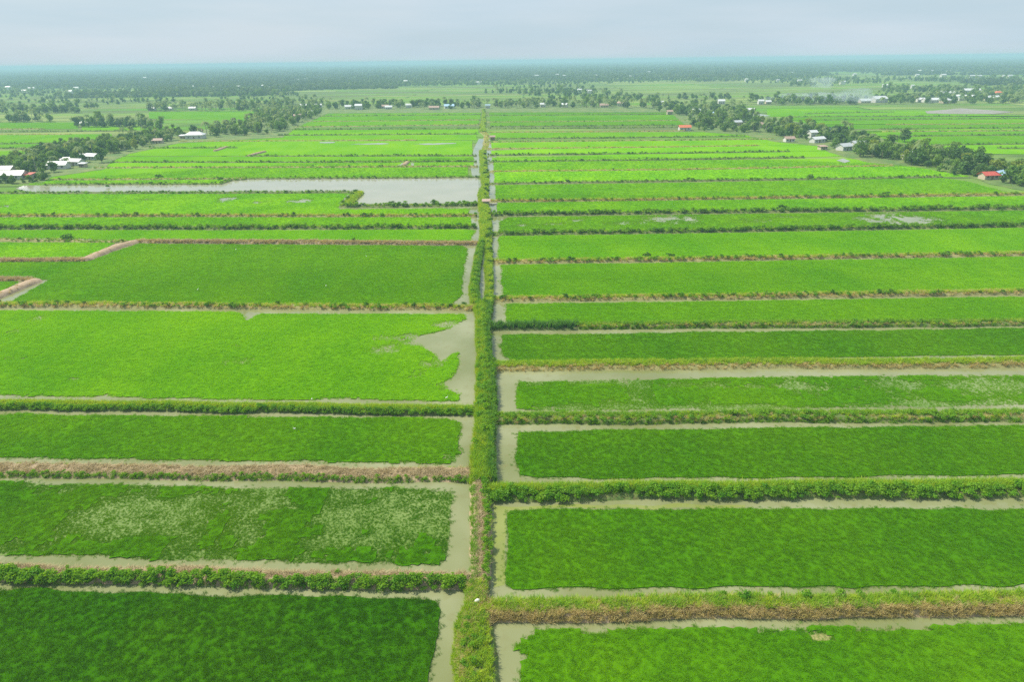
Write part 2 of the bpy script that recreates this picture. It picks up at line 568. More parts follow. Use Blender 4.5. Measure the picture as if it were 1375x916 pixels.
# ------------------------------------------------------------------ ground, water
def disc(r, n=128):
    return [(r * math.cos(2 * math.pi * k / n), r * math.sin(2 * math.pi * k / n), 0.0) for k in range(n)]
ring = [0, 300, 1200, 4000, 14000]
gv, gf = [(0, 0, 0)], []
for r_ in ring[1:]:
    gv += disc(r_)
for k in range(128):
    gf.append((0, 1 + k, 1 + (k + 1) % 128))
    for j in range(len(ring) - 2):
        a, b = 1 + j * 128 + k, 1 + j * 128 + (k + 1) % 128
        gf.append((a, a + 128, b + 128, b))
tag(link('ground', mesh_data('ground', gv, gf, [M['ground']])), 'flat green plain of small fields reaching the hazy horizon', 'ground', kind='structure')

def flat_poly(name, px_pts, z, mat, label, cat, kind='structure', wob=0.0, step=3.0, skirt=None):
    P = np.array([at(x, y, z) for x, y in px_pts])
    P = resample(np.vstack([P, P[:1]]), step)[:-1]
    if wob:
        P[:, 0] += (vnoise(P[:, 0] * .25, P[:, 1] * .25, 3) - .5) * 2 * wob
        P[:, 1] += (vnoise(P[:, 0] * .25, P[:, 1] * .25, 4) - .5) * 2 * wob
    n = len(P)
    if skirt is None:
        me = mesh_data(name, P, [tuple(range(n))], [mat])
    else:
        Q = P.copy(); Q[:, 2] = skirt
        me = mesh_data(name, np.vstack([P, Q]), [tuple(range(n))] + [(k, n + k, n + (k + 1) % n, (k + 1) % n) for k in range(n)], [mat])
    return tag(link(name, me), label, cat, kind=kind)

flat_poly('water', [(-160, 1150), (1540, 1150), (1540, 266), (1375, 262), (1290, 243), (1100, 240), (671, 244), (668, 222), (664, 192), (655, 186), (643, 186), (636, 200), (632, 222), (634, 240), (470, 262), (-160, 264)],
          .05, M['water'], 'shallow muddy water standing in the paddies and their moats', 'water', step=60)
flat_poly('pond', [(32, 249), (140, 248.2), (296, 247), (306, 243), (318, 241), (480, 239.5), (641, 238.5), (643, 250), (641, 272.5), (474, 274), (466, 274), (482, 259), (476, 257), (300, 257), (40, 257.5), (20, 253)],
          .12, M['pond'], 'wide pale pond between the left fields and the village belt', 'pond', step=5)
flat_poly('algae_water', [(664, 680), (1000, 677), (1000, 682), (690, 684), (681, 690), (676, 740), (674, 786), (660, 790), (657, 760), (659, 700)],
          .056, M['algae'], 'yellow green algae scum on the moat right of the central dike', 'algae', kind='structure', wob=.5, step=1.0)

# ------------------------------------------------------------------ dikes and bunds with their growth
KORDER = ['grass_green', 'grass_yellow', 'grass_dry', 'cut_straw', 'weed', 'reed', 'shrub']
STYLES = {
 # layer: plant, v range (-1 = side facing us, +1 = far side), plants per metre, scale range, patchiness, patch seed
 'straw': dict(mat='straw_soil', h=.55, layers=[('cut_straw', -.8, .9, 12, .8, 1.2, 0), ('grass_yellow', .75, 1.15, 1.8, .4, .7, .45), ('grass_green', -1.2, -.75, 6, .5, .9, .2), ('weed', -1.15, -.7, 3.0, .5, 1.0, .35)]),
 'straw_bush': dict(mat='straw_soil', h=.65, layers=[('cut_straw', 0, 1.1, 9, .8, 1.2, 0), ('weed', -1.3, -.3, 8, .55, 1.8, .3), ('grass_green', -1.3, -.5, 4, .6, 1.0, .2), ('weed', .8, 1.1, .3, .5, .9, .5)]),
 'pink_straw': dict(mat='straw_soil', h=.8, layers=[('cut_straw', -.9, 1.0, 12, .9, 1.5, .1), ('grass_dry', -1.1, .9, 10, .6, 1.0, .3), ('shrub', .5, 1.0, .12, .4, .8, .5)]),
 'mud': dict(mat='mud', h=1.0, layers=[('grass_dry', -1.0, 1.0, 1.2, .5, .9, .5)]),
 'lush': dict(mat='grass_soil', h=.7, layers=[('grass_yellow', .0, 1.25, 18, .9, 1.6, .1), ('grass_green', -.6, 1.0, 7, .8, 1.4, .15), ('weed', -1.25, 0, 8, .6, 1.8, .3), ('grass_green', -.4, 1.2, 10, .9, 1.5, .1)]),
 'lush_thin': dict(mat='grass_soil', h=.65, layers=[('grass_yellow', -.2, 1.15, 9, .8, 1.2, .05), ('weed', -1.25, -.65, 6, .8, 1.4, .25), ('grass_yellow', -.5, 1.2, 18, .8, 1.25, 0), ('grass_green', -1.1, .4, 4, .7, 1.1, .2)]),
 'yellow': dict(mat='verge_soil', h=.75, layers=[('grass_yellow', -.6, 1.15, 14, .8, 1.35, .05), ('grass_dry', -1.1, -.3, 6, .6, 1.1, .25), ('grass_green', -.3, 1.0, 4, .8, 1.2, .35)]),
 'meadow': dict(mat='grass_soil', h=.7, layers=[('grass_green', -.2, 1.15, 10, .7, 1.2, .1), ('grass_yellow', -.9, .9, 5, .7, 1.1, .35), ('grass_dry', -1.0, 0, 4, .6, 1.0, .4), ('weed', -1.1, .1, 2.5, .7, 1.5, .45), ('grass_green', -1.25, -.8, 5, .5, .9, .1)]),
 'dry_front': dict(mat='straw_soil', h=.85, layers=[('grass_dry', -1.15, -.3, 22, .7, 1.15, 0), ('grass_yellow', -.5, 1.1, 13, .8, 1.3, .2), ('grass_dry', -.3, 1.1, 6, .7, 1.1, .35), ('grass_green', -.6, 1.1, 5, .8, 1.4, .4), ('weed', .5, 1.15, .35, 1.0, 1.7, .5)]),
 'reeds': dict(mat='grass_soil', h=.5, layers=[('reed', -.9, .9, 9, .7, 1.1, 0), ('grass_yellow', .2, 1.2, 5, .8, 1.2, .1)]),
 'hedge': dict(mat='grass_soil', h=.6, layers=[('shrub', -.8, .5, .85, .55, 1.15, .12), ('weed', -1.0, .5, 3, 1.0, 1.9, .2), ('grass_yellow', .2, 1.1, 6, .7, 1.1, .2), ('grass_green', -1.1, .5, 4, .7, 1.1, .2)]),
 'dry_hedge': dict(mat='verge_soil', h=.65, layers=[('grass_dry', -1.0, 1.0, 9, .7, 1.2, .15), ('grass_yellow', -.6, 1.1, 10, .8, 1.2, .2), ('shrub', -.8, .4, .4, .5, .95, .45), ('weed', -1.0, .2, 1.5, .8, 1.5, .4)]),
 'thin': dict(mat='verge_soil', h=.6, layers=[('grass_green', -1, 1, 4, .7, 1.1, .2), ('grass_dry', -.6, 1, 3, .7, 1.1, .35), ('shrub', -.8, .4, .22, .4, .75, .45)]),
 'thin_dark': dict(mat='grass_soil', h=.65, layers=[('grass_green', -1, 1, 4, .8, 1.2, .1), ('shrub', -.9, .5, .9, .35, .75, .3)]),
 'thin_dry': dict(mat='verge_soil', h=.5, layers=[('grass_dry', -1, 1, 4, .7, 1.1, .2), ('grass_yellow', -1, 1, 3, .7, 1.1, .3), ('shrub', -.8, .4, .12, .4, .7, .5)]),
 'core_near': dict(mat='grass_soil', h=1.0, layers=[('weed', -.1, .9, 3, .6, 1.2, .5), ('grass_yellow', -.9, 1.1, 22, .6, 1.2, .2), ('grass_green', -.9, 1.1, 6, .7, 1.2, .4), ('grass_dry', -1.0, .9, 34, .6, 1.1, .32), ('grass_yellow', .7, 1.2, 8, .6, 1.0, .0)]),
 'core_straw': dict(mat='straw_soil', h=.9, layers=[('cut_straw', -.45, .35, 11, .8, 1.2, 0), ('grass_green', .35, 1.1, 8, .6, 1.0, .1), ('weed', -1.1, -.4, 5, .7, 1.2, .1), ('grass_yellow', -1.0, -.3, 4, .6, 1.0, .2)]),
 'core_green': dict(mat='grass_soil', h=1.0, layers=[('grass_yellow', .0, 1.15, 30, .8, 1.5, .05), ('grass_green', -.8, .7, 18, .9, 1.6, .05), ('grass_yellow', -1.0, .3, 10, .7, 1.2, .3), ('weed', -1.0, .9, 4, .8, 1.9, .5), ('grass_dry', -.6, .9, 5, .7, 1.1, .5), ('reed', -1.1, -.6, 4, .6, .9, .2)]),
 'core_yellow': dict(mat='grass_soil', h=.9, layers=[('grass_yellow', -.9, 1.1, 16, .9, 1.5, .05), ('grass_green', -1.0, .8, 8, .9, 1.4, .2), ('shrub', -1.0, -.2, .35, .7, 1.2, .4)]),
}

def dike(name, cpts, hw, style, label, glabel, hmul=1.0, dens=1.0, wob=.4, shrub_as_things=False):
    """cpts: world centre line, hw: half width (number or per point)"""
    st = STYLES[style]
    cpts = np.asarray(cpts, float)
    hws = np.full(len(cpts), float(hw)) if np.isscalar(hw) else np.asarray(hw, float)
    A = np.hstack([cpts[:, :2], hws[:, None]])
    d0 = np.linalg.norm(cpts[:, :2], axis=1).min()
    step = max(.8, d0 / 200)
    A = resample(A, step)
    n = len(A)
    T = np.gradient(A[:, :2], axis=0); T /= np.linalg.norm(T, axis=1)[:, None] + 1e-9
    NN = np.stack([-T[:, 1], T[:, 0]], 1)
    s = np.concatenate([[0], np.cumsum(np.linalg.norm(np.diff(A[:, :2], axis=0), axis=1))])
    seed = int(abs(cpts[0, 1]) * 7) % 9973
    h = st['h'] * hmul
    A[:, :2] += NN * ((vnoise(s * .08, s * 0, seed) - .5) * 2 * wob)[:, None]
    A[:, 2] *= (.62 + .76 * fbm(s * .22, s * 0 + 1.5, seed + 6)) if name == 'central_dike' else .82 + .36 * fbm(s * .16, s * 0 + 2.5, seed + 5)
    prof = [(-1.32, -.06), (-1.0, .42), (-.72, .88), (0, 1.0), (.72, .9), (1.0, .45), (1.32, -.06)]
    V = np.zeros((n, len(prof), 3))
    for j, (v, z) in enumerate(prof):
        jit = (vnoise(s * .9, s * 0 + j * 3.7, seed + j) - .5) * .35
        V[:, j, :2] = A[:, :2] + NN * ((v * (1 + jit * .35)) * A[:, 2])[:, None]
        V[:, j, 2] = z * h * (1 + jit * .5) if z > 0 else -.06
    W = len(prof)
    F = []
    for i in range(n - 1):
        for j in range(W - 1):
            a = i * W + j
            F.append((a, a + W, a + W + 1, a + 1))
    F.append(tuple(range(W))); F.append(tuple((n - 1) * W + j for j in range(W))[::-1])
    o = link(name, mesh_data(name, V.reshape(-1, 3), F, [M[st['mat']]], smooth=True))
    tag(o, label, 'dike', kind='structure')
    # growth
    Ps, Ks, Ss = [], [], []
    L = s[-1]
    shrubs = []
    for li, (pl, v0, v1, per, s0, s1, patch) in enumerate(st['layers']):
        m = int(L * per * dens * 1.0)
        if m < 1: continue
        u = rng.uniform(0, L, m)
        cx = np.interp(u, s, A[:, 0]); cyy = np.interp(u, s, A[:, 1]); hwv = np.interp(u, s, A[:, 2])
        nx = np.interp(u, s, NN[:, 0]); ny = np.interp(u, s, NN[:, 1])
        v = rng.uniform(v0, v1, m)
        dd = np.hypot(cx, cyy)
        keep = rng.random(m) < np.clip(130 / dd, .1, 1) ** .8
        if patch > 0:
            pn = fbm(u * (.10 if pl != 'shrub' else .2), v * .8 + li * 7, seed + li * 11)
            keep &= (pn > patch + .08 * (rng.random(m) - .5))
        sz = rng.uniform(s0, s1, m) * np.clip(dd / 130, 1, 4) ** .32
        z = np.interp(np.abs(v), [0, .72, 1.0, 1.32], [h, h * .88, h * .42, -.05]) - .05
        P = np.stack([cx + nx * v * hwv, cyy + ny * v * hwv, z], 1)
        keep &= in_view(P)
        P, sz = P[keep], sz[keep]
        if pl == 'shrub' and shrub_as_things:
            k2 = in_view(P, 5); P, sz = P[k2], sz[k2]
            shrubs += list(zip(P, sz)); continue
        if not len(P): continue
        Ps.append(P); Ks.append(np.full(len(P), KORDER.index(pl) + 1, np.int32))
        Ss.append(np.stack([sz, sz, sz * rng.uniform(.8, 1.2, len(sz))], 1))
    if Ps:
        g = scatter_object('dike_grass', np.zeros((0, 3)), [], [], np.vstack(Ps), np.concatenate(Ks), np.vstack(Ss), 0, 0, KORDER)
        tag(g, glabel, 'grass', kind='stuff')
    return shrubs

def line(pts, z=.4):
    return np.array([at(x, y, z) for x, y in pts])

def edges(rows, z=.4):
    c, w = [], []
    for y, xl, xr in rows:
        a, b = at(xl, y, z), at(xr, y, z)
        c.append((a + b) / 2); w.append(np.linalg.norm(a - b) / 2)
    return np.array(c), np.array(w) * .92

def core(rows, style, label, glabel, **k):
    c, w = edges(rows)
    return dike('central_dike', c, w, style, label, glabel, **k)

core([(985, 606, 676), (916, 614, 665), (860, 619, 661), (810, 625, 657), (786, 628, 656)], 'core_near',
     'nearest stretch of the central dike, overgrown with yellow weeds', 'tangled yellow and green weeds on the nearest stretch of the central dike')
core([(784, 629, 655), (740, 629, 655), (700, 630, 654), (660, 632, 655), (646, 633, 657)], 'core_straw',
     'stretch of the central dike topped with a strip of cut brown straw', 'weeds edging the brown straw strip along the central dike')
core([(648, 632, 663), (620, 632, 661), (600, 634, 660), (550, 638, 664), (520, 641, 665), (500, 642, 666), (480, 642, 659), (460, 642, 658), (420, 641, 659), (409, 638, 660)], 'core_green',
     'long lush green middle stretch of the central dike', 'dense bright grass and weeds covering the middle stretch of the central dike')
core([(409, 651, 660), (395, 651, 660), (370, 651, 660), (345, 651, 659), (326, 651, 659)], 'core_yellow',
     'right one of the twin dikes beside the narrow middle channel', 'yellow grass on the right one of the twin dikes')
core([(409, 631, 644), (395, 632, 643), (360, 636, 644), (340, 641, 648), (326, 643, 650)], 'core_green',
     'left one of the twin dikes beside the narrow middle channel', 'green grass on the left one of the twin dikes', hmul=.9)
core([(327, 643, 660), (312, 645, 660), (300, 645, 661), (285, 645, 660), (275, 643, 657)], 'core_yellow',
     'central dike stretch below the pond, thick with yellow grass', 'thick yellow grass on the central dike below the pond')
core([(274, 642, 656), (262, 642, 656), (250, 647, 656), (235, 646, 656), (215, 645, 653), (203, 644, 653)], 'core_yellow',
     'central dike stretch along the right end of the pond', 'yellow grass on the central dike beside the pond', hmul=.9)
core([(203, 643, 652), (197, 648, 656), (182, 650, 657), (177, 645, 654)], 'thin_dry',
     'bare orange earth stretch of the central dike far off', 'sparse dry grass on the bare orange far dike', hmul=.7)
core([(177, 644, 652), (165, 646, 652), (150, 648, 651), (147, 648, 651)], 'core_yellow',
     'thin far end of the central dike running to the tree line', 'pale grass at the far end of the central dike')

BUSH = []      # shrubs told apart one by one: (position, size, label, group)
def bund(pts, hw, style, label, glabel, srow=None, **k):
    sh = dike('paddy_bund', line(pts), hw, style, label, glabel, shrub_as_things=srow is not None, **k)
    for p, s_ in sh:
        BUSH.append((p, s_, srow[0], srow[1]))

# left of the central dike, from near to far
bund([(-150, 764), (0, 768), (350, 775), (628, 782)], 1.15, 'straw_bush', 'nearest left bund, brown straw on top and bushes in front', 'green bushes and straw on the nearest left bund')
bund([(-130, 627), (0, 629), (330, 633), (640, 637)], 1.7, 'straw', 'second left bund, covered in cut brown straw', 'cut brown straw and weeds on the second left bund')
bund([(-120, 542), (0, 543.5), (330, 547), (636, 550)], 1.25, 'lush_thin', 'third left bund, yellow grass above dark weeds', 'yellow grass and round dark weeds on the third left bund')
bund([(-100, 408), (0, 408.5), (330, 411), (634, 413)], 1.5, 'dry_hedge', 'fourth left bund, dry straw coloured grass below the wide square field', 'dry golden grass on the fourth left bund')
bund([(182, 324), (400, 325), (642, 327)], 1.6, 'pink_straw', 'pinkish bare bund above the wide square field', 'pale straw stubble on the pinkish bund')
bund([(112, 349), (130, 342), (160, 330.5), (184, 324.5)], 1.8, 'mud', 'bare mud bund running diagonally at the corner of the wide field', 'thin dry grass on the diagonal mud bund', hmul=1.1)
bund([(-90, 348.5), (0, 349), (114, 349)], 1.5, 'pink_straw', 'bare tan bund leading left from the diagonal mud bund', 'dry stubble on the tan left bund', hmul=.8)
bund([(-90, 374), (0, 374.5), (44, 375.5)], 1.3, 'pink_straw', 'short tan bund ending at the left mud corner', 'dry stubble on the short tan bund', hmul=.7)
bund([(-60, 425), (0, 396), (25, 386), (48, 376)], 1.7, 'mud', 'bare mud bund slanting across the left edge of the picture', 'thin dry grass on the slanting mud bund at the left edge')
bund([(-90, 321), (0, 322), (100, 323), (170, 324.5)], 1.2, 'thin', 'grassy bund left of the pinkish bund with one round bush', 'grass on the bund with one round bush')
bund([(-80, 306), (0, 306), (330, 306), (640, 305)], 1.5, 'hedge', 'bund grown over by the long dark hedge row left of the dike', 'grass under the long dark hedge row on the left',
     srow=('dark shrub in the long hedge row left of the central dike', 'shrubs of the long left hedge row'))
bund([(-80, 290), (0, 289.5), (330, 289.5), (640, 289.5)], 1.3, 'dry_hedge', 'thin dry bund beyond the dark left hedge row', 'dry grass on the thin bund beyond the left hedge')
bund([(-80, 259), (0, 259), (300, 258.5), (472, 257.5), (484, 258.5)], 1.4, 'thin_dark', 'bushy near bank of the narrow left arm of the pond', 'dark bushes and grass on the near bank of the pond arm')
bund([(483, 258.5), (474, 266), (463, 277)], 2.2, 'core_yellow', 'short grassy bank at the corner of the pond', 'bright grass on the short corner bank of the pond')
bund([(460, 276.5), (560, 276), (642, 274.5)], 1.6, 'hedge', 'bushy near bank of the wide pond', 'grass under the bushes of the near pond bank',
     srow=('dark shrub on the near bank of the wide pond', 'shrubs on the near pond bank'))
bund([(60, 247.5), (180, 247), (296, 246.5), (308, 242), (330, 240)], 1.4, 'thin_dark', 'bushy far bank of the narrow pond arm', 'dark bushes on the far bank of the pond arm')
bund([(330, 239.5), (480, 238.8), (644, 237.5)], 1.4, 'thin_dark', 'bushy far bank of the wide pond', 'dark bushes on the far bank of the wide pond')
bund([(70, 241), (200, 240.5), (330, 239.5)], 1.2, 'thin', 'thin bund behind the narrow pond arm', 'grass on the thin bund behind the pond arm')
FARL = [((125, 225), (400, 224.3), (642, 223), 'thin'), ((150, 217.5), (400, 217.5), (640, 216.5), 'thin_dark'), ((330, 209.5), (500, 209), (640, 208.5), 'thin_dark'),
        ((200, 198.5), (260, 198.3), (318, 198), 'thin_dark'), ((240, 189.5), (430, 188.5), (560, 187.8), 'thin_dry'), ((372, 181.5), (500, 180.5), (640, 179.5), 'thin_dark'),
        ((385, 174), (520, 173.3), (646, 172.5), 'thin_dark'), ((395, 170.2), (520, 168.5), (646, 167), 'thin'), ((405, 163), (520, 162), (646, 160.5), 'thin'), ((420, 156), (540, 154.7), (646, 153.5), 'thin_dark')]
NTH = ['first', 'second', 'third', 'fourth', 'fifth', 'sixth', 'seventh', 'eighth', 'ninth', 'tenth', 'eleventh', 'twelfth', 'thirteenth']
for i, (a, b, c, sty) in enumerate(FARL):
    bund([a, b, c], 1.2, sty, f'{NTH[i]} thin bund beyond the pond, left of the central dike', f'grass on the {NTH[i]} thin bund beyond the pond')
for (a, b, lab) in [((288, 202.5), (305, 197), 'small bare earth bank in a field beyond the pond, left one of two'), ((334, 209), (356, 203.5), 'small bare earth bank in a field beyond the pond, right one of two'),
                    ((542, 222), (548, 217.5), 'small dark earth bank beside flooded ground beyond the pond')]:
    bund([a, b], 1.3, 'mud', lab, 'thin grass on the ' + lab, hmul=1.2)

# right of the central dike, from near to far
bund([(655, 818), (800, 816), (1100, 812), (1375, 806.5), (1530, 803)], 1.35, 'dry_front', 'nearest right bund, dry straw coloured grass on its front', 'long dry grass on the nearest right bund')
bund([(655, 663), (800, 661), (1100, 658), (1375, 656), (1520, 654)], 1.5, 'lush', 'second right bund, thick with bright green shrubs', 'thick bright green growth on the second right bund')
bund([(660, 562), (900, 560), (1375, 556), (1500, 555)], 1.6, 'meadow', 'third right bund, green grass with rusty dry patches', 'green and rusty grass on the third right bund')
bund([(660, 492), (900, 490), (1375, 486), (1500, 485)], 1.75, 'yellow', 'fourth right bund, tall yellow grass', 'tall yellow grass on the fourth right bund')
bund([(655, 438.5), (720, 438), (775, 437.5)], 1.5, 'reeds', 'left end of the fifth right bund, grown with tall green reeds', 'tall green reeds at the left end of the fifth right bund')
bund([(775, 437.5), (1000, 436), (1375, 432.5), (1480, 431)], 1.5, 'meadow', 'fifth right bund beyond its reeds, tufted grass', 'tufted green grass on the fifth right bund')
bund([(652, 402), (900, 399), (1375, 392), (1470, 390)], 1.5, 'dry_hedge', 'sixth right bund, dry tan grass', 'dry tan grass on the sixth right bund')
bund([(656, 351.5), (900, 348.5), (1375, 340.5), (1460, 339)], 1.5, 'dry_hedge', 'seventh right bund, yellow grass with low dark shrubs', 'yellow grass on the seventh right bund')
bund([(656, 314), (900, 310.5), (1375, 302.5), (1450, 301)], 1.5, 'hedge', 'eighth right bund, overgrown by a dark hedge', 'grass under the dark hedge of the eighth right bund',
     srow=('dark shrub in the nearer of the two hedge rows right of the dike', 'shrubs of the nearer right hedge row'))
bund([(656, 288), (900, 285), (1375, 279), (1440, 278)], 1.5, 'hedge', 'ninth right bund, overgrown by the farther dark hedge', 'grass under the dark hedge of the ninth right bund',
     srow=('dark shrub in the farther of the two hedge rows right of the dike', 'shrubs of the farther right hedge row'))
bund([(656, 270), (900, 267.5), (1375, 260.5), (1440, 259)], 1.5, 'dry_hedge', 'tenth right bund, pale grass with scattered dark bushes', 'pale grass on the tenth right bund')
bund([(656, 246), (900, 242.5), (1130, 239.5), (1265, 237)], 1.4, 'thin_dark', 'eleventh right bund, ending at the right village belt', 'grass on the eleventh right bund')
FARR = [((656, 230), (900, 227.5), (1200, 222), 'thin_dry'), ((656, 217), (900, 214), (1080, 211), 'thin_dark'), ((655, 208), (900, 205.5), (1060, 203), 'thin_dark'),
        ((655, 199.5), (850, 197.5), (1020, 195), 'thin_dry'), ((656, 190.5), (850, 188.5), (1040, 186.5), 'thin'), ((658, 186), (850, 184.5), (1000, 182.5), 'thin_dark'),
        ((656, 177.3), (800, 176.5), (920, 175.3), 'thin_dry'), ((655, 172.5), (800, 171.8), (920, 170.5), 'thin_dark'), ((655, 169.5), (800, 168.6), (915, 167.8), 'thin_dark'),
        ((654, 163.5), (780, 162.8), (930, 161), 'thin'), ((653, 155), (780, 154), (900, 152.8), 'thin_dark')]
for i, (a, b, c, sty) in enumerate(FARR):
    bund([a, b, c], 1.2, sty, f'{NTH[i]} thin far bund between the right hedge fields and the tree line', f'grass on the {NTH[i]} thin far bund on the right')
FARO = [((1080, 152.5), (1200, 150), 'thin_dark'), ((1060, 156.5), (1300, 155.5), 'thin_dark'), ((1105, 161), (1390, 158.5), 'thin_dark'), ((1190, 167), (1390, 165.5), 'thin_dry'),
        ((1180, 173), (1390, 171.5), 'thin_dark'), ((1185, 176.5), (1390, 175), 'thin'), ((1225, 182.5), (1390, 180.5), 'thin_dark'), ((1250, 194.5), (1400, 192.5), 'thin_dark'), ((1340, 199), (1400, 199), 'thin_dark')]
for i, (a, b, sty) in enumerate(FARO):
    bund([a, b], 1.3, sty, f'{NTH[i]} bund among the fields behind the right village belt', f'grass on the {NTH[i]} bund behind the right village belt')
FARW = [((-20, 211), (30, 210), 'thin_dark'), ((-20, 199), (58, 198.5), 'thin_dark'), ((-20, 193), (90, 192), 'thin_dark'), ((-20, 180.5), (95, 180), 'thin_dry'), ((-20, 176.5), (110, 176), 'thin_dark'), ((-20, 173), (60, 172.6), 'thin'), ((100, 175.5), (240, 175), 'thin_dark')]
for i, (a, b, sty) in enumerate(FARW):
    bund([a, b], 1.3, sty, f'{NTH[i]} bund among the fields behind the left village belt', f'grass on the {NTH[i]} bund behind the left village belt')

# ------------------------------------------------------------------ rice
def blob_fn(blobs, X, Y):
    s = np.zeros(len(X))
    for (px, py, rx, ry, k) in blobs:
        c = at(px, py); ax = np.linalg.norm(at(px + rx, py) - c); ay = np.linalg.norm(at(px, py + ry) - c)
        q = ((X - c[0]) / ax) ** 2 + ((Y - c[1]) / ay) ** 2
        s = np.maximum(s, k * np.exp(-q))
    return s

def rice(poly_px, tone, label, blobs=None, sparse=0.0, mat_h=.2, wob=.42, tuft=1.0, floor=0.0):
    z = .17
    ym = np.mean([q[1] for q in poly_px])
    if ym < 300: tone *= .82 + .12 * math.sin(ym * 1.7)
    if ym < 395:
        poly_px = [(x, y + (1.3 if y > np.interp(x, [0, 1375], [ym, ym - 1]) else -1.3)) for x, y in poly_px]
    P = np.array([at(x, y, z) for x, y in poly_px])
    dmin = np.linalg.norm(P[:, :2], axis=1).min()
    st = max(1.0, dmin / 120)
    Q = resample(np.vstack([P, P[:1]]), st)[:-1]
    sc_ = .22
    Q[:, 0] += (fbm(Q[:, 0] * sc_, Q[:, 1] * sc_, 21) - .5) * 2 * wob * 1.6
    Q[:, 1] += (fbm(Q[:, 0] * sc_ + 40, Q[:, 1] * sc_, 23) - .5) * 2 * wob * 1.6
    x0, y0 = Q[:, 0].min(), Q[:, 1].min(); x1, y1 = Q[:, 0].max(), Q[:, 1].max()
    thin = None
    def dens(X, Y):
        d = np.ones(len(X))
        if sparse:
            n = fbm(X * .16, Y * .10, 31) + .35 * (fbm(X * .7, Y * .45, 33) - .5)
            d -= sparse * np.clip((n - .42) * 4.5, 0, 1)
        if blobs:
            n = .5 + 1.1 * (fbm(X * .22, Y * .16, 41) - .5) + 1.0 * (fbm(X * .9, Y * .6, 43) - .5)
            d -= blob_fn(blobs, X, Y) * np.clip(n * 2.0, 0, 1.6)
        if floor: d = np.maximum(d, floor * (.55 + .9 * fbm(X * .5, Y * .3, 57)))
        return np.clip(d, 0, 1)
    if blobs or sparse:
        cs = max(.7, dmin / 170)
        nx, ny = int((x1 - x0) / cs) + 1, int((y1 - y0) / cs) + 1
        gx, gy = np.meshgrid(x0 + (np.arange(nx + 1)) * cs, y0 + np.arange(ny + 1) * cs, indexing='ij')
        cxm = (gx[:-1, :-1] + cs / 2).ravel(); cym = (gy[:-1, :-1] + cs / 2).ravel()
        ok = inside(cxm, cym, Q[:, :2])
        ok &= in_view(np.stack([cxm, cym, cxm * 0], 1), 60)
        dv = np.zeros(len(ok)); dv[ok] = dens(cxm[ok], cym[ok])
        ok2 = ok & (dv > .30) & (dv <= .68)
        ok = ok & (dv > .68)
        I, J = np.divmod(np.nonzero(ok)[0], ny)
        vid = I * (ny + 1) + J
        quads = np.stack([vid, vid + ny + 1, vid + ny + 2, vid + 1], 1)
        used, inv = np.unique(quads, return_inverse=True)
        vx = gx.ravel()[used] + rng.uniform(-.35, .35, len(used)) * cs
        vy = gy.ravel()[used] + rng.uniform(-.35, .35, len(used)) * cs
        SV = np.stack([vx, vy, np.full(len(used), .13) + rng.uniform(0, .08, len(used))], 1)
        SF = inv.reshape(-1, 4).tolist()
        I, J = np.divmod(np.nonzero(ok2)[0], ny)
        vid = I * (ny + 1) + J
        if len(vid):
            quads = np.stack([vid, vid + ny + 1, vid + ny + 2, vid + 1], 1)
            used, inv = np.unique(quads, return_inverse=True)
            tx = gx.ravel()[used] + rng.uniform(-.4, .4, len(used)) * cs; ty = gy.ravel()[used] + rng.uniform(-.4, .4, len(used)) * cs
            TV = np.stack([tx, ty, np.full(len(used), .075)], 1)
            thin = len(SF)
            SF = SF + (inv.reshape(-1, 4) + len(SV)).tolist()
            SV = np.vstack([SV, TV])
    else:
        n = len(Q)
        B = Q.copy(); B[:, 2] = .03
        SV = np.vstack([Q, B])
        SF = [tuple(range(n))] + [(k, n + k, n + (k + 1) % n, (k + 1) % n) for k in range(n)]
    Ps, Ss = [], []
    for (d0, d1, per, s_) in [(0, 130, 10.0, .72), (130, 220, 5.0, .9), (220, 330, 2.0, 1.2), (330, 470, .6, 1.7)]:
        ya, yb = max(y0, -50), min(y1, d1)
        if yb <= ya or d0 > y1 + 300: continue
        xa, xb = max(x0, -1.0 * d1), min(x1, 1.0 * d1)
        if xb <= xa: continue
        m = int((xb - xa) * (yb - ya) * per * tuft)
        X = rng.uniform(xa, xb, m); Y = rng.uniform(ya, yb, m)
        r = np.hypot(X, Y)
        k = (r >= d0) & (r < d1)
        X, Y = X[k], Y[k]
        k = in_view(np.stack([X, Y, X * 0], 1), 60)
        X, Y = X[k], Y[k]
        k = inside(X, Y, Q[:, :2]); X, Y = X[k], Y[k]
        if not len(X): continue
        d = dens(X, Y)
        k = rng.random(len(X)) < np.clip(d * 1.15, 0, 1)
        X, Y, d = X[k], Y[k], d[k]
        if blobs or sparse:            # thin stands are set out as more but smaller plants
            w = np.nonzero(d < .8)[0]
            w = np.concatenate([w, w, w, w])
            X = np.concatenate([X, X[w] + rng.normal(0, .6, len(w))]); Y = np.concatenate([Y, Y[w] + rng.normal(0, .6, len(w))]); d = np.concatenate([d, d[w]])
            ii = inside(X, Y, Q[:, :2]); X, Y, d = X[ii], Y[ii], d[ii]
        Ps.append(np.stack([X, Y, np.full(len(X), .06)], 1))
        q = s_ * rng.uniform(.8, 1.2, len(X)) * np.where(d < .8, np.clip(.1 + .75 * d, .34, 1), 1)
        Ss.append(np.stack([q, q, np.clip(q, 0, 1.0) * rng.uniform(.85, 1.15, len(X))], 1))
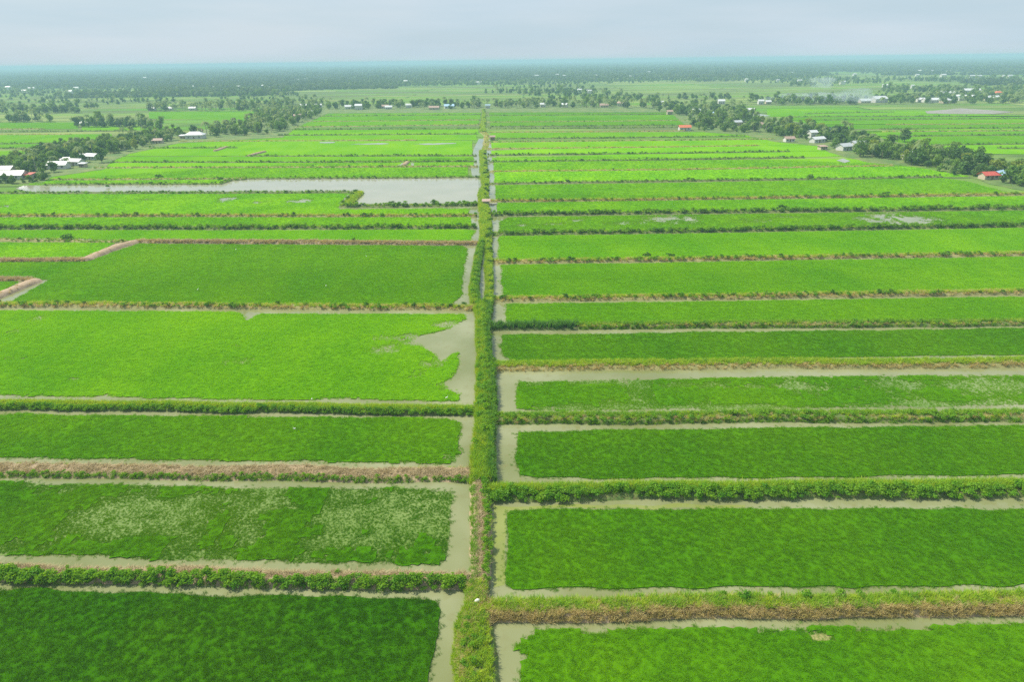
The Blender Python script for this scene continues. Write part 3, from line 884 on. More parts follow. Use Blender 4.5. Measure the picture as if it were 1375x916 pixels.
    if dmin < 260:            # stragglers thinning out into the water
        nq = len(Q); sl = np.linalg.norm(np.roll(Q, -1, 0) - Q, axis=1)
        m = int(sl.sum() * 5)
        ci = rng.choice(nq, m, p=sl / sl.sum()); t = rng.random(m)[:, None]
        E = Q[ci] * (1 - t) + np.roll(Q, -1, 0)[ci] * t
        E[:, :2] += rng.normal(0, .32, (m, 2)) + rng.normal(0, .3, (m, 2)) * (rng.random((m, 1)) < .3)
        E[:, 2] = -.02
        E = E[in_view(E, 60)]
        if len(E):
            Ps.append(E); q = rng.uniform(.35, .75, len(E)) * np.clip(dmin / 150, 1, 1.6); Ss.append(np.stack([q, q, q], 1))
    P_ = np.vstack(Ps) if Ps else np.zeros((0, 3)); S_ = np.vstack(Ss) if Ss else np.zeros((0, 3))
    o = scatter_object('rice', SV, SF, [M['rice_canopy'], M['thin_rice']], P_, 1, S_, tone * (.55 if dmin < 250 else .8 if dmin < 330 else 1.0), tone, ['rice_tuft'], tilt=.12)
    if thin is not None:
        mi = np.zeros(len(SF), np.int32); mi[thin:] = 1
        o.data.polygons.foreach_set('material_index', mi)
    tag(o, label, 'rice', kind='stuff')
    return o

def strip(xl, xr, tl, tr, bl, br):
    n = 6
    return [(xl + (xr - xl) * k / n, tl + (tr - tl) * k / n) for k in range(n + 1)] + [(xr + (xl - xr) * k / n, br + (bl - br) * k / n) for k in range(n + 1)]

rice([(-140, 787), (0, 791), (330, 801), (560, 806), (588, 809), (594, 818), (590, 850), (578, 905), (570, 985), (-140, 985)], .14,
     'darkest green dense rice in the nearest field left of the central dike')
rice([(-130, 645), (0, 648), (200, 653), (330, 656), (560, 657), (602, 660), (608, 666), (604, 700), (598, 750), (592, 757), (450, 756), (250, 750), (0, 742), (-130, 739)], .30,
     'patchy rice with pale flooded spots, second field on the left',
     blobs=[(215, 688, 60, 14, .8), (265, 672, 30, 10, .7), (370, 678, 40, 14, .6), (345, 712, 20, 12, .7), (180, 712, 45, 6, .7), (470, 727, 45, 10, .75), (540, 700, 80, 25, .35), (500, 665, 60, 6, .6), (440, 700, 40, 20, .3)], sparse=.42, floor=.45)
rice([(-120, 553), (0, 556), (330, 560), (600, 562), (615, 566), (617, 575), (613, 608), (606, 621), (590, 623), (300, 618), (0, 613), (-120, 611)], .42,
     'even bright green rice in the third field on the left', blobs=[(600, 615, 14, 6, .6)])
rice([(-110, 415), (0, 417), (310, 419), (326, 421), (328, 431), (334, 430), (350, 421), (622, 422), (624, 428), (600, 441), (568, 449), (552, 456), (560, 462), (575, 472), (592, 487), (606, 478), (616, 472), (614, 488), (608, 506), (593, 514), (600, 522), (612, 530), (613, 538), (510, 537), (480, 533), (440, 534), (420, 537), (160, 533), (145, 528), (130, 532), (0, 530), (-110, 529)], .66,
     'light green rice with a ragged flooded bay at its right end',
     blobs=[(515, 469, 22, 7, .9), (550, 455, 50, 6, .7), (562, 460, 26, 5, .85), (592, 488, 18, 7, .9), (600, 520, 14, 7, .9), (600, 437, 20, 5, .8), (555, 502, 16, 5, .8), (575, 488, 16, 8, .6), (20, 446, 18, 3, .7), (50, 428, 12, 5, .7), (310, 465, 20, 4, .5), (20, 482, 20, 3, .4), (330, 487, 60, 8, .3), (100, 510, 20, 3, .4)], floor=.12)
rice([(-100, 352), (0, 352), (116, 352.5), (140, 344), (186, 328.5), (400, 330), (622, 331.5), (627, 336), (622, 360), (617, 398), (606, 409), (330, 407), (15, 404), (60, 378), (68, 373.5), (0, 372), (-100, 371)], .50,
     'even green rice in the wide field framed by bare bunds')
rice([(-60, 386), (-40, 379), (22, 380), (0, 391), (-50, 412)], .55, 'corner of rice at the left edge beside the slanting mud bund')
rice([(-90, 326), (60, 327), (155, 327), (116, 345), (-90, 345)], .62, 'small rice field tucked above the diagonal mud bund')
rice([(-80, 310), (300, 311), (620, 309.5), (636, 311), (630, 321.5), (300, 320.5), (170, 321), (100, 318), (-80, 317)], .72, 'narrow bright rice strip below the long left hedge row')
rice(strip(-80, 632, 293, 293, 302.5, 301.5), .68, 'narrow bright rice strip above the long left hedge row')
rice([(-80, 262), (300, 261.5), (466, 261), (458, 272), (452, 279.5), (632, 278.5), (625, 286.5), (300, 286.5), (-80, 286)], .70,
     'rice below the pond with pale drained patches', blobs=[(305, 268, 14, 3, .9), (405, 270, 20, 2.5, .8), (350, 272, 14, 2, .7), (200, 268, 25, 2, .35), (5, 277, 10, 1.5, .9)])
rice([(663, 985), (697, 985), (700, 900), (701, 885), (690, 872), (690, 867), (704, 862), (720, 850), (850, 846), (1100, 843), (1375, 840), (1530, 838), (1530, 985)][1:], .43,
     'nearest rice field right of the central dike with one bare tan spot', blobs=[(1103, 857, 13, 5.5, 1.1)], floor=.3)
rice([(686, 685), (800, 685), (1100, 684), (1375, 684), (1520, 684), (1520, 785), (1375, 785), (1000, 788), (800, 790), (690, 790), (679, 783), (681, 720), (680, 692)], .37,
     'thick green rice in the second field on the right')
rice([(694, 580), (900, 577), (1375, 572), (1500, 570), (1500, 636), (1375, 637), (1000, 641), (720, 642), (697, 639), (693, 610)], .34,
     'evenly planted deep green rice in the third field on the right')
rice([(698, 513), (800, 511), (1000, 507), (1375, 504), (1500, 503), (1500, 541), (1375, 543), (1000, 548), (800, 550), (710, 551), (698, 548), (696, 530)], .46,
     'thin streaky rice standing in water, fourth field on the right',
     blobs=[(800, 514, 40, 3, 1.0), (720, 517, 12, 4, .8), (930, 518, 60, 5, .6), (1040, 520, 120, 4, .6), (1250, 517, 70, 6, .7), (1340, 521, 60, 4, .6), (770, 548, 60, 2.5, .9), (1000, 547, 100, 2.5, .9), (1250, 544, 120, 3, .9), (1150, 523, 25, 2, .7)], sparse=.40, floor=.40)
rice([(676, 450), (900, 447), (1375, 441), (1490, 440), (1490, 474), (1375, 475.5), (1000, 481), (690, 485), (676, 478), (674, 460)], .39, 'brownish green rice in the fifth field on the right')
rice([(681, 408), (900, 405.5), (1375, 398.5), (1470, 397), (1470, 426), (1375, 427.5), (1000, 431), (681, 432)], .55, 'rice strip above the reedy bund on the right')
rice([(674, 357), (900, 354), (1375, 346), (1460, 344.5), (1460, 385.5), (1375, 387), (1000, 393), (690, 397.5), (677, 396), (675, 375)], .58, 'wide rice field between the dry sixth and seventh right bunds')
rice([(671, 318.5), (900, 315.5), (1375, 307.5), (1450, 306), (1450, 335.5), (1375, 337), (1000, 343), (671, 347.5)], .66, 'bright rice below the nearer right hedge row')
rice([(685, 293), (900, 290), (1375, 284), (1440, 283), (1440, 297.5), (1375, 298.5), (1000, 305.5), (672, 310), (673, 296)], .62, 'rice with silvery flooded patches between the two right hedge rows',
     blobs=[(1205, 294, 45, 7, 1.8), (905, 295, 45, 6, .9), (905, 295, 25, 4, .6), (1010, 297, 30, 3, .6), (700, 303, 15, 2, .6), (775, 296, 14, 2, .7), (1060, 292, 40, 2, .4), (740, 301, 30, 3, .4), (840, 300, 40, 3, .5)])
rice(strip(668, 1440, 273.5, 263.5, 286.5, 277), .70, 'bright rice strip just beyond the farther right hedge row')
rice([(665, 249.5), (900, 246.5), (1265, 240), (1300, 245), (1350, 256), (1375, 259), (1375, 259.5), (900, 265.5), (666, 268.5)], .74, 'bright rice field ending in a point at the right village')
# farther fields
rows = [
 (40, 300, 242.5, 242, 246, 245.5, .66, 'sliver of rice beside the narrow pond arm'),
 (60, 628, 227, 225.5, 239, 236.5, .70, 'rice field just beyond the wide pond'),
 (110, 636, 219.5, 218.8, 223.5, 221.8, .80, 'light rice strip, second beyond the pond'),
 (130, 636, 211.5, 211, 216.2, 215.2, .70, 'rice strip, third beyond the pond'),
 (150, 634, 191, 190.2, 208, 207.2, .70, 'broad rice field beyond the pond with the earth banks'),
 (290, 640, 183, 181.5, 187.3, 186.6, .62, 'rice strip with wet streaks, fifth beyond the pond'),
 (340, 642, 175.5, 174.4, 180, 178.3, .66, 'rice strip, sixth beyond the pond'),
 (370, 643, 164.5, 162.5, 169, 166, .55, 'rice strip, seventh beyond the pond'),
 (385, 645, 157.5, 155.5, 161.7, 159.3, .50, 'rice strip, eighth beyond the pond'),
 (405, 646, 149.5, 148.8, 154.5, 152.8, .46, 'rice strip just before the left tree line'),
 (664, 1340, 232, 222.6, 245, 234.8, .72, 'rice field beyond the eleventh right bund'),
 (663, 1290, 219, 212.4, 228.8, 220, .66, 'rice field, second beyond the eleventh right bund'),
 (661, 1200, 210, 202.6, 215.8, 207.5, .76, 'rice field, third beyond the eleventh right bund'),
 (660, 1150, 201, 195.4, 207, 201, .66, 'rice field, fourth beyond the eleventh right bund'),
 (660, 1120, 192, 187, 198.5, 192.9, .60, 'yellowish rice field, fifth beyond the eleventh right bund'),
 (659, 1080, 179, 178, 184.8, 182, .56, 'rice field in front of the orange roofed house'),
 (658, 960, 164.5, 162.5, 168.3, 166.5, .40, 'dark rice strip left of the right village belt'),
 (658, 960, 156.5, 154.5, 162.3, 160, .46, 'rice strip, second before the right tree line'),
 (657, 900, 149.5, 148.5, 154, 152, .36, 'dull rice strip just before the right tree line'),
 (1030, 1395, 146.5, 153.5, 155.2, 154.8, .48, 'rice field beside the smoke behind the right belt'),
 (1040, 1395, 157.2, 156.3, 160, 158, .46, 'rice strip, second behind the right belt'),
 (1050, 1395, 162, 160, 166, 164.6, .42, 'rice strip, third behind the right belt'),
 (1100, 1395, 168, 166.6, 172, 170.6, .44, 'rice strip, fourth behind the right belt'),
 (1120, 1395, 174, 172.6, 176, 174.4, .50, 'rice strip, fifth behind the right belt'),
 (1140, 1395, 177.5, 176, 181.8, 180, .46, 'rice strip, sixth behind the right belt'),
 (1180, 1400, 183.5, 181.6, 193.6, 191.8, .48, 'rice field, seventh behind the right belt'),
 (1240, 1410, 196, 193.8, 204, 206, .58, 'rice field close behind the tall right trees'),
 (-30, 90, 204, 203, 209.5, 208, .56, 'rice strip nearest behind the left village belt'),
 (-30, 110, 194, 193.4, 198, 197.5, .50, 'rice strip, second behind the left village belt'),
 (-30, 150, 181.6, 181, 192, 191, .50, 'rice strip, third behind the left village belt'),
 (-30, 105, 166, 165.6, 172, 171.5, .46, 'rice strip, fourth behind the left village belt'),
 (110, 240, 170.5, 171, 174.6, 174.2, .60, 'rice strip between two left tree rows'),
 (200, 345, 151, 150.4, 158, 160, .52, 'rice field below the far palm row on the left'),
]
for (xl, xr, tl, tr, bl, br, tone, lab) in rows:
    rice(strip(xl, xr, tl, tr, bl, br), tone, lab)

# flooded strips and drained mud among the far fields
for pts, lab in [([(466, 193.4), (490, 192.6), (512, 191.9), (524, 192.6), (508, 193.8), (486, 193.6)], 'left pale flooded strip in the broad field beyond the pond'),
                 ([(552, 193), (580, 192.2), (606, 191.6), (614, 192.2), (596, 193.4), (570, 193.9)], 'right pale flooded strip in the broad field beyond the pond'),
                 ([(430, 190.4), (450, 190.2), (447, 191.8), (430, 191.8)], 'small flooded spot in the broad field beyond the pond'),
                 ([(536, 221.6), (544, 217.4), (541, 222)], 'flooded corner left of the small earth bank'),
                 ([(549, 222), (556, 217), (558, 219), (553, 222)], 'flooded corner right of the small earth bank')]:
    flat_poly('flooded_patch', pts, .30, M['pond'], lab, 'water', step=2.5, wob=1.6)
flat_poly('mud_flat', [(1242, 149), (1262, 147.5), (1290, 145), (1330, 147.5), (1362, 150), (1335, 152.6), (1290, 152.8), (1245, 152)], .30, M['grey_mud'], 'bare grey mud flat before the far right houses', 'mud', step=6)
flat_poly('fish_pond', [(1004, 153.5), (1012, 151.5), (1035, 155), (1020, 156.3)], .3, M['pond'], 'pale pond beside the white sheds in the right trees', 'pond', step=4)
flat_poly('bare_patch', [(1091, 854), (1098, 850.5), (1112, 851), (1118, 855), (1114, 861), (1104, 863.5), (1094, 860)], .11, M['verge_soil'], 'dry tan bare patch in the nearest right rice field', 'bare patch', wob=.9, step=.5)
flat_poly('puddle', [(1123, 215), (1132, 212.5), (1142, 216), (1134, 218.5)], .34, M['pond'], 'pale puddle before the grey roofed house on the right', 'puddle', step=3)

# ------------------------------------------------------------------ village land
flat_poly('village_ground', [(-60, 246), (55, 246), (70, 237), (140, 227), (152, 216), (175, 206), (240, 192), (330, 187), (380, 184), (400, 170), (440, 152), (700, 150.5), (900, 150.5), (900, 143), (640, 140), (430, 141), (360, 160), (260, 176), (170, 188), (90, 190), (60, 202), (-60, 222)],
          .28, M['yard'], 'earth bank of the left village belt under its trees', 'ground', wob=1.0, skirt=0.0)
flat_poly('village_ground', [(900, 150.6), (930, 176), (1000, 181), (1040, 190), (1100, 196), (1115, 205), (1165, 218), (1230, 224), (1300, 236), (1330, 247), (1390, 258), (1420, 258), (1400, 232), (1340, 212), (1260, 205), (1180, 184), (1120, 172), (1040, 158), (990, 146), (905, 143.2)],
          .28, M['yard'], 'earth bank of the right village belt under its trees', 'ground', wob=1.0, skirt=0.0)

# ------------------------------------------------------------------ shrubs told apart one by one
BUSH_MESH = [leafball(M['shrub'], 150, .8, .66, .34, 7) for _ in range(5)]
singles = [(92, 322, 2.6, 'round dark bush alone on the grassy bund at the left'), (214, 239.5, 2.6, 'dark bush on the thin bund behind the pond arm'), (296, 243, 2.3, 'dark bush on the corner of the pond arm'),
           (526, 273.5, 1.9, 'taller round bush on the near bank of the wide pond'), (582, 273, 2.2, 'tallest round bush on the near bank of the pond, near the dike'),
           (1087, 239.5, 2.6, 'dark bush on the eleventh right bund'), (652, 235, 2.3, 'dark bush on the central dike beside the pond'),
           (925, 240.5, 1.4, 'small dark bush on the eleventh right bund, its left part'), (1190, 261.5, 2.0, 'wide dark bush on the tenth right bund'), (1050, 282, 2.6, 'largest bush in the farther right hedge row'),
           (145, 251, 1.5, 'small bush on the near bank of the pond arm'), (1345, 283, .9, 'tiny dark bush in the flooded field between the right hedges'),
           (870, 345.5, 2.0, 'broad low green bush on the seventh right bund'), (900, 345, 1.8, 'low green bush beside the broad one on the seventh right bund'), (623, 410, 1.0, 'dark little bush at the right end of the fourth left bund')]
for px, py, s_, lab in singles:
    p = at(px, py, .4)
    BUSH.append((p, s_, lab, None))
print('shrubs', len(BUSH))
for i, (p, s_, lab, grp) in enumerate(BUSH):
    o = link('shrub', BUSH_MESH[i % 5], loc=(p[0], p[1], p[2] - .28 * s_), rz=random.random() * 6.28, sc=(s_, s_, s_ * random.uniform(.8, 1.1)))
    tag(o, lab, 'shrub', grp)

# ------------------------------------------------------------------ trees
def tree_meshes(mat, h, r, lumps, leaf, n, narrow=1.0):
    tb = MB()
    bend = random.uniform(-.06, .06) * h
    tb.tube([(0, 0, 0), (bend * .4, 0, h * .25), (bend, bend * .3, h * .55), (bend * 1.2, bend * .5, h * .8)], [h * .028, h * .022, h * .016, h * .006], 6)
    cs = []
    for k in range(lumps):
        a = k * 2.4 + random.random()
        rr = r * random.uniform(.2, .62)
        cz = h * random.uniform(.20, .82)
        c = np.array([rr * math.cos(a), rr * math.sin(a), cz])
        cs.append((c, r * random.uniform(.42, .66)))
        tb.tube([(bend * .6, 0, h * random.uniform(.2, .45)), tuple(c * .6 + np.array([0, 0, c[2] * .3])), tuple(c)], [h * .013, h * .009, h * .004], 5)
    cs.append((np.array([bend, 0, h * .86]), r * .42))
    cb = MB()
    for i in range(n):
        c, cr = cs[i % len(cs)]
        v = rng.normal(size=3); v /= np.linalg.norm(v)
        p = c + v * np.array([cr, cr, cr * .82 * narrow]) * rng.uniform(.55, 1.1)
        nr = v * .9 + rng.normal(size=3) * .5; nr /= np.linalg.norm(nr)
        u = np.cross(nr, (.3, .2, 1)); u /= np.linalg.norm(u) + 1e-9
        w = np.cross(nr, u); s = leaf * rng.uniform(.6, 1.35)
        cb.add([p - u * s * .55, p + w * s * .4, p + u * s * .55, p - w * s * .4], [(0, 1, 2, 3)])
    return tb.data('trunk', [M['bark']], True), cb.data('crown', [mat])

def palm_meshes(h, nf=15):
    tb, cb = MB(), MB()
    lean = random.uniform(-.12, .12) * h
    tb.tube([(0, 0, 0), (lean * .2, 0, h * .3), (lean * .6, 0, h * .65), (lean, 0, h)], [.24, .18, .15, .13], 6)
    top = np.array([lean, 0, h])
    for k in range(nf):
        az = k * 2.399 + random.uniform(-.2, .2)
        el = random.uniform(-.2, 1.1)
        L = random.uniform(3.0, 4.2)
        d = np.array([math.cos(az), math.sin(az), 0]); sd = np.array([-math.sin(az), math.cos(az), 0])
        pts = []
        for q in range(7):
            t = q / 6
            pts.append(top + d * L * t * math.cos(el * .7) + np.array([0, 0, 1]) * L * (math.sin(el) * t - 1.05 * t * t * (.55 + .4 * math.cos(el))))
        for q in range(6):
            wl = .75 * math.sin(math.pi * min(1, (q + .9) / 6.6)) + .12
            a, b = pts[q], pts[q + 1]
            for sg in (-1, 1):
                cb.add([a, b, b * .6 + pts[min(q + 2, 6)] * .4 + sd * sg * wl + np.array([0, 0, -.32 * wl]), a * .4 + b * .6 + sd * sg * wl * .95 + np.array([0, 0, -.4 * wl])], [(0, 1, 2, 3)])
    return tb.data('trunk', [M['palm_bark']], True), cb.data('crown', [M['palm_leaf']])

TREES = {
 'dark': [tree_meshes(M['tree_dark'], 8.5, 3.8, 9, 1.0, 620) for _ in range(4)],
 'mid': [tree_meshes(M['tree_mid'], 8, 3.5, 9, .95, 580) for _ in range(4)],
 'pale': [tree_meshes(M['tree_pale'], 8.5, 3.4, 8, .9, 560) for _ in range(3)],
 'tall': [tree_meshes(M['tree_mid'], 13, 3.6, 9, 1.0, 480, 1.2) for _ in range(3)],
 'palm': [palm_meshes(h) for h in (8, 9.5, 7, 10.5)],
}
KNAME = {'dark': ('broadleaf_tree', 'dark bushy tree'), 'mid': ('broadleaf_tree', 'mid green tree'), 'pale': ('broadleaf_tree', 'pale tree'), 'tall': ('broadleaf_tree', 'tall open tree'), 'palm': ('coconut_palm', 'coconut palm')}
NTREE = 0
def plant(kind, p, sc, label, group):
    global NTREE
    tm, cm = random.choice(TREES[kind])
    nm = KNAME[kind][0]
    e = bpy.data.objects.new(nm, None)
    C.objects.link(e)
    e.empty_display_size = .3
    e.location = tuple(p); e.rotation_euler = (0, 0, random.random() * 6.28)
    w = sc * random.uniform(.9, 1.15)
    e.scale = (w, w, sc)
    link('trunk', tm, e); link('crown', cm, e)
    tag(e, label, 'palm' if kind == 'palm' else 'tree', group)
    NTREE += 1

def belt(poly_px, n, mix, place, sc=(.75, 1.2), avoid=(), mind=3.0):
    """n trees inside a ground polygon, spaced apart"""
    P = np.array([at(x, y, .28)[:2] for x, y in poly_px])
    x0, y0 = P.min(0); x1, y1 = P.max(0)
    got = []
    tries = 0
    while len(got) < n and tries < 60:
        tries += 1
        X = rng.uniform(x0, x1, 400); Y = rng.uniform(y0, y1, 400)
        k = inside(X, Y, P)
        for x, y in zip(X[k], Y[k]):
            if len(got) >= n: break
            if any((x - a) ** 2 + (y - b) ** 2 < mind ** 2 for a, b in got): continue
            if any((x - a) ** 2 + (y - b) ** 2 < r * r for a, b, r in AVOID): continue
            got.append((x, y))
    kinds = list(mix); pr = np.array([mix[k] for k in kinds], float); pr /= pr.sum()
    for x, y in got:
        k = kinds[int(rng.choice(len(kinds), p=pr))]
        plant(k, (x, y, .24), random.uniform(*sc), f'{KNAME[k][1]} {place}', f'{KNAME[k][1]}s {place}')

# ------------------------------------------------------------------ houses
AVOID = []
def house(name, px, py, w, d, h, roof, wall, label, yaw=0.0, rtype='gable', group=None, cat='house', details=True):
    p = at(px, py, .28)
    e = bpy.data.objects.new(name, None); C.objects.link(e)
    e.empty_display_size = .3
    e.location = (p[0], p[1], .2); e.rotation_euler = (0, 0, yaw)
    AVOID.append((p[0], p[1], max(w, d) * .62))
    if details and p[1] < 700:
        for back in (4.5, 9.0):      # open yard on the side facing the fields
            q = p[:2] * (1 - (d / 2 + back) / np.linalg.norm(p[:2])); AVOID.append((q[0], q[1], 4.2))
    mb = MB()
    x, y = w / 2, d / 2
    rh = {'gable': d * .27, 'hip': d * .25, 'shed': d * .12}[rtype]
    vs = [(-x, -y, 0), (x, -y, 0), (x, y, 0), (-x, y, 0), (-x, -y, h), (x, -y, h), (x, y, h), (-x, y, h)]
    fs = [(0, 1, 5, 4), (1, 2, 6, 5), (2, 3, 7, 6), (3, 0, 4, 7)]
    mb.add(vs, fs)
    if rtype == 'gable':
        mb.add([(-x, -y, h), (-x, y, h), (-x, 0, h + rh), (x, -y, h), (x, y, h), (x, 0, h + rh)], [(0, 2, 1), (3, 4, 5)])
    link('wall', mb.data('wall', [M[wall]]), e)
    rb = MB()
    ov, t = .6, .14
    X, Y = x + ov, y + ov
    z0 = h - rh * ov / max(y, .1) * (1 if rtype != 'shed' else .3)
    def slab(q):
        b = [(a, b_, c + t) for a, b_, c in q]
        n = len(q)
        rb.add(list(q) + b, [tuple(range(n))[::-1], tuple(range(n, 2 * n))] + [(k, (k + 1) % n, n + (k + 1) % n, n + k) for k in range(n)])
    if rtype == 'gable':
        slab([(-X, -Y, z0), (X, -Y, z0), (X, 0, h + rh), (-X, 0, h + rh)])
        slab([(-X, .01, h + rh), (X, .01, h + rh), (X, Y, z0), (-X, Y, z0)])
    elif rtype == 'hip':
        k = max(.2, X - Y * .8)
        slab([(-X, -Y, z0), (X, -Y, z0), (k, 0, h + rh), (-k, 0, h + rh)])
        slab([(-k, .01, h + rh), (k, .01, h + rh), (X, Y, z0), (-X, Y, z0)])
        slab([(X, -Y, z0), (X, Y, z0), (k, 0, h + rh)])
        slab([(-X, Y, z0), (-X, -Y, z0), (-k, 0, h + rh)])
    else:
        slab([(-X, -Y, h), (X, -Y, h), (X, Y, h + rh), (-X, Y, h + rh)])
    link('roof', rb.data('roof', [M[roof]]), e)
    if details:
        db = MB(); db.box(-.5, .5, -y - .06, -y + .02, 0.02, 2.05); link('door', db.data('door', [M['door']]), e)
        for sx in (-1, 1):
            wb = MB(); wb.box(sx * x * .6 - .55, sx * x * .6 + .55, -y - .05, -y + .02, .95, 1.95)
            link('window', wb.data('window', [M['glass']]), e)
    tag(e, label, cat, group)
    return e

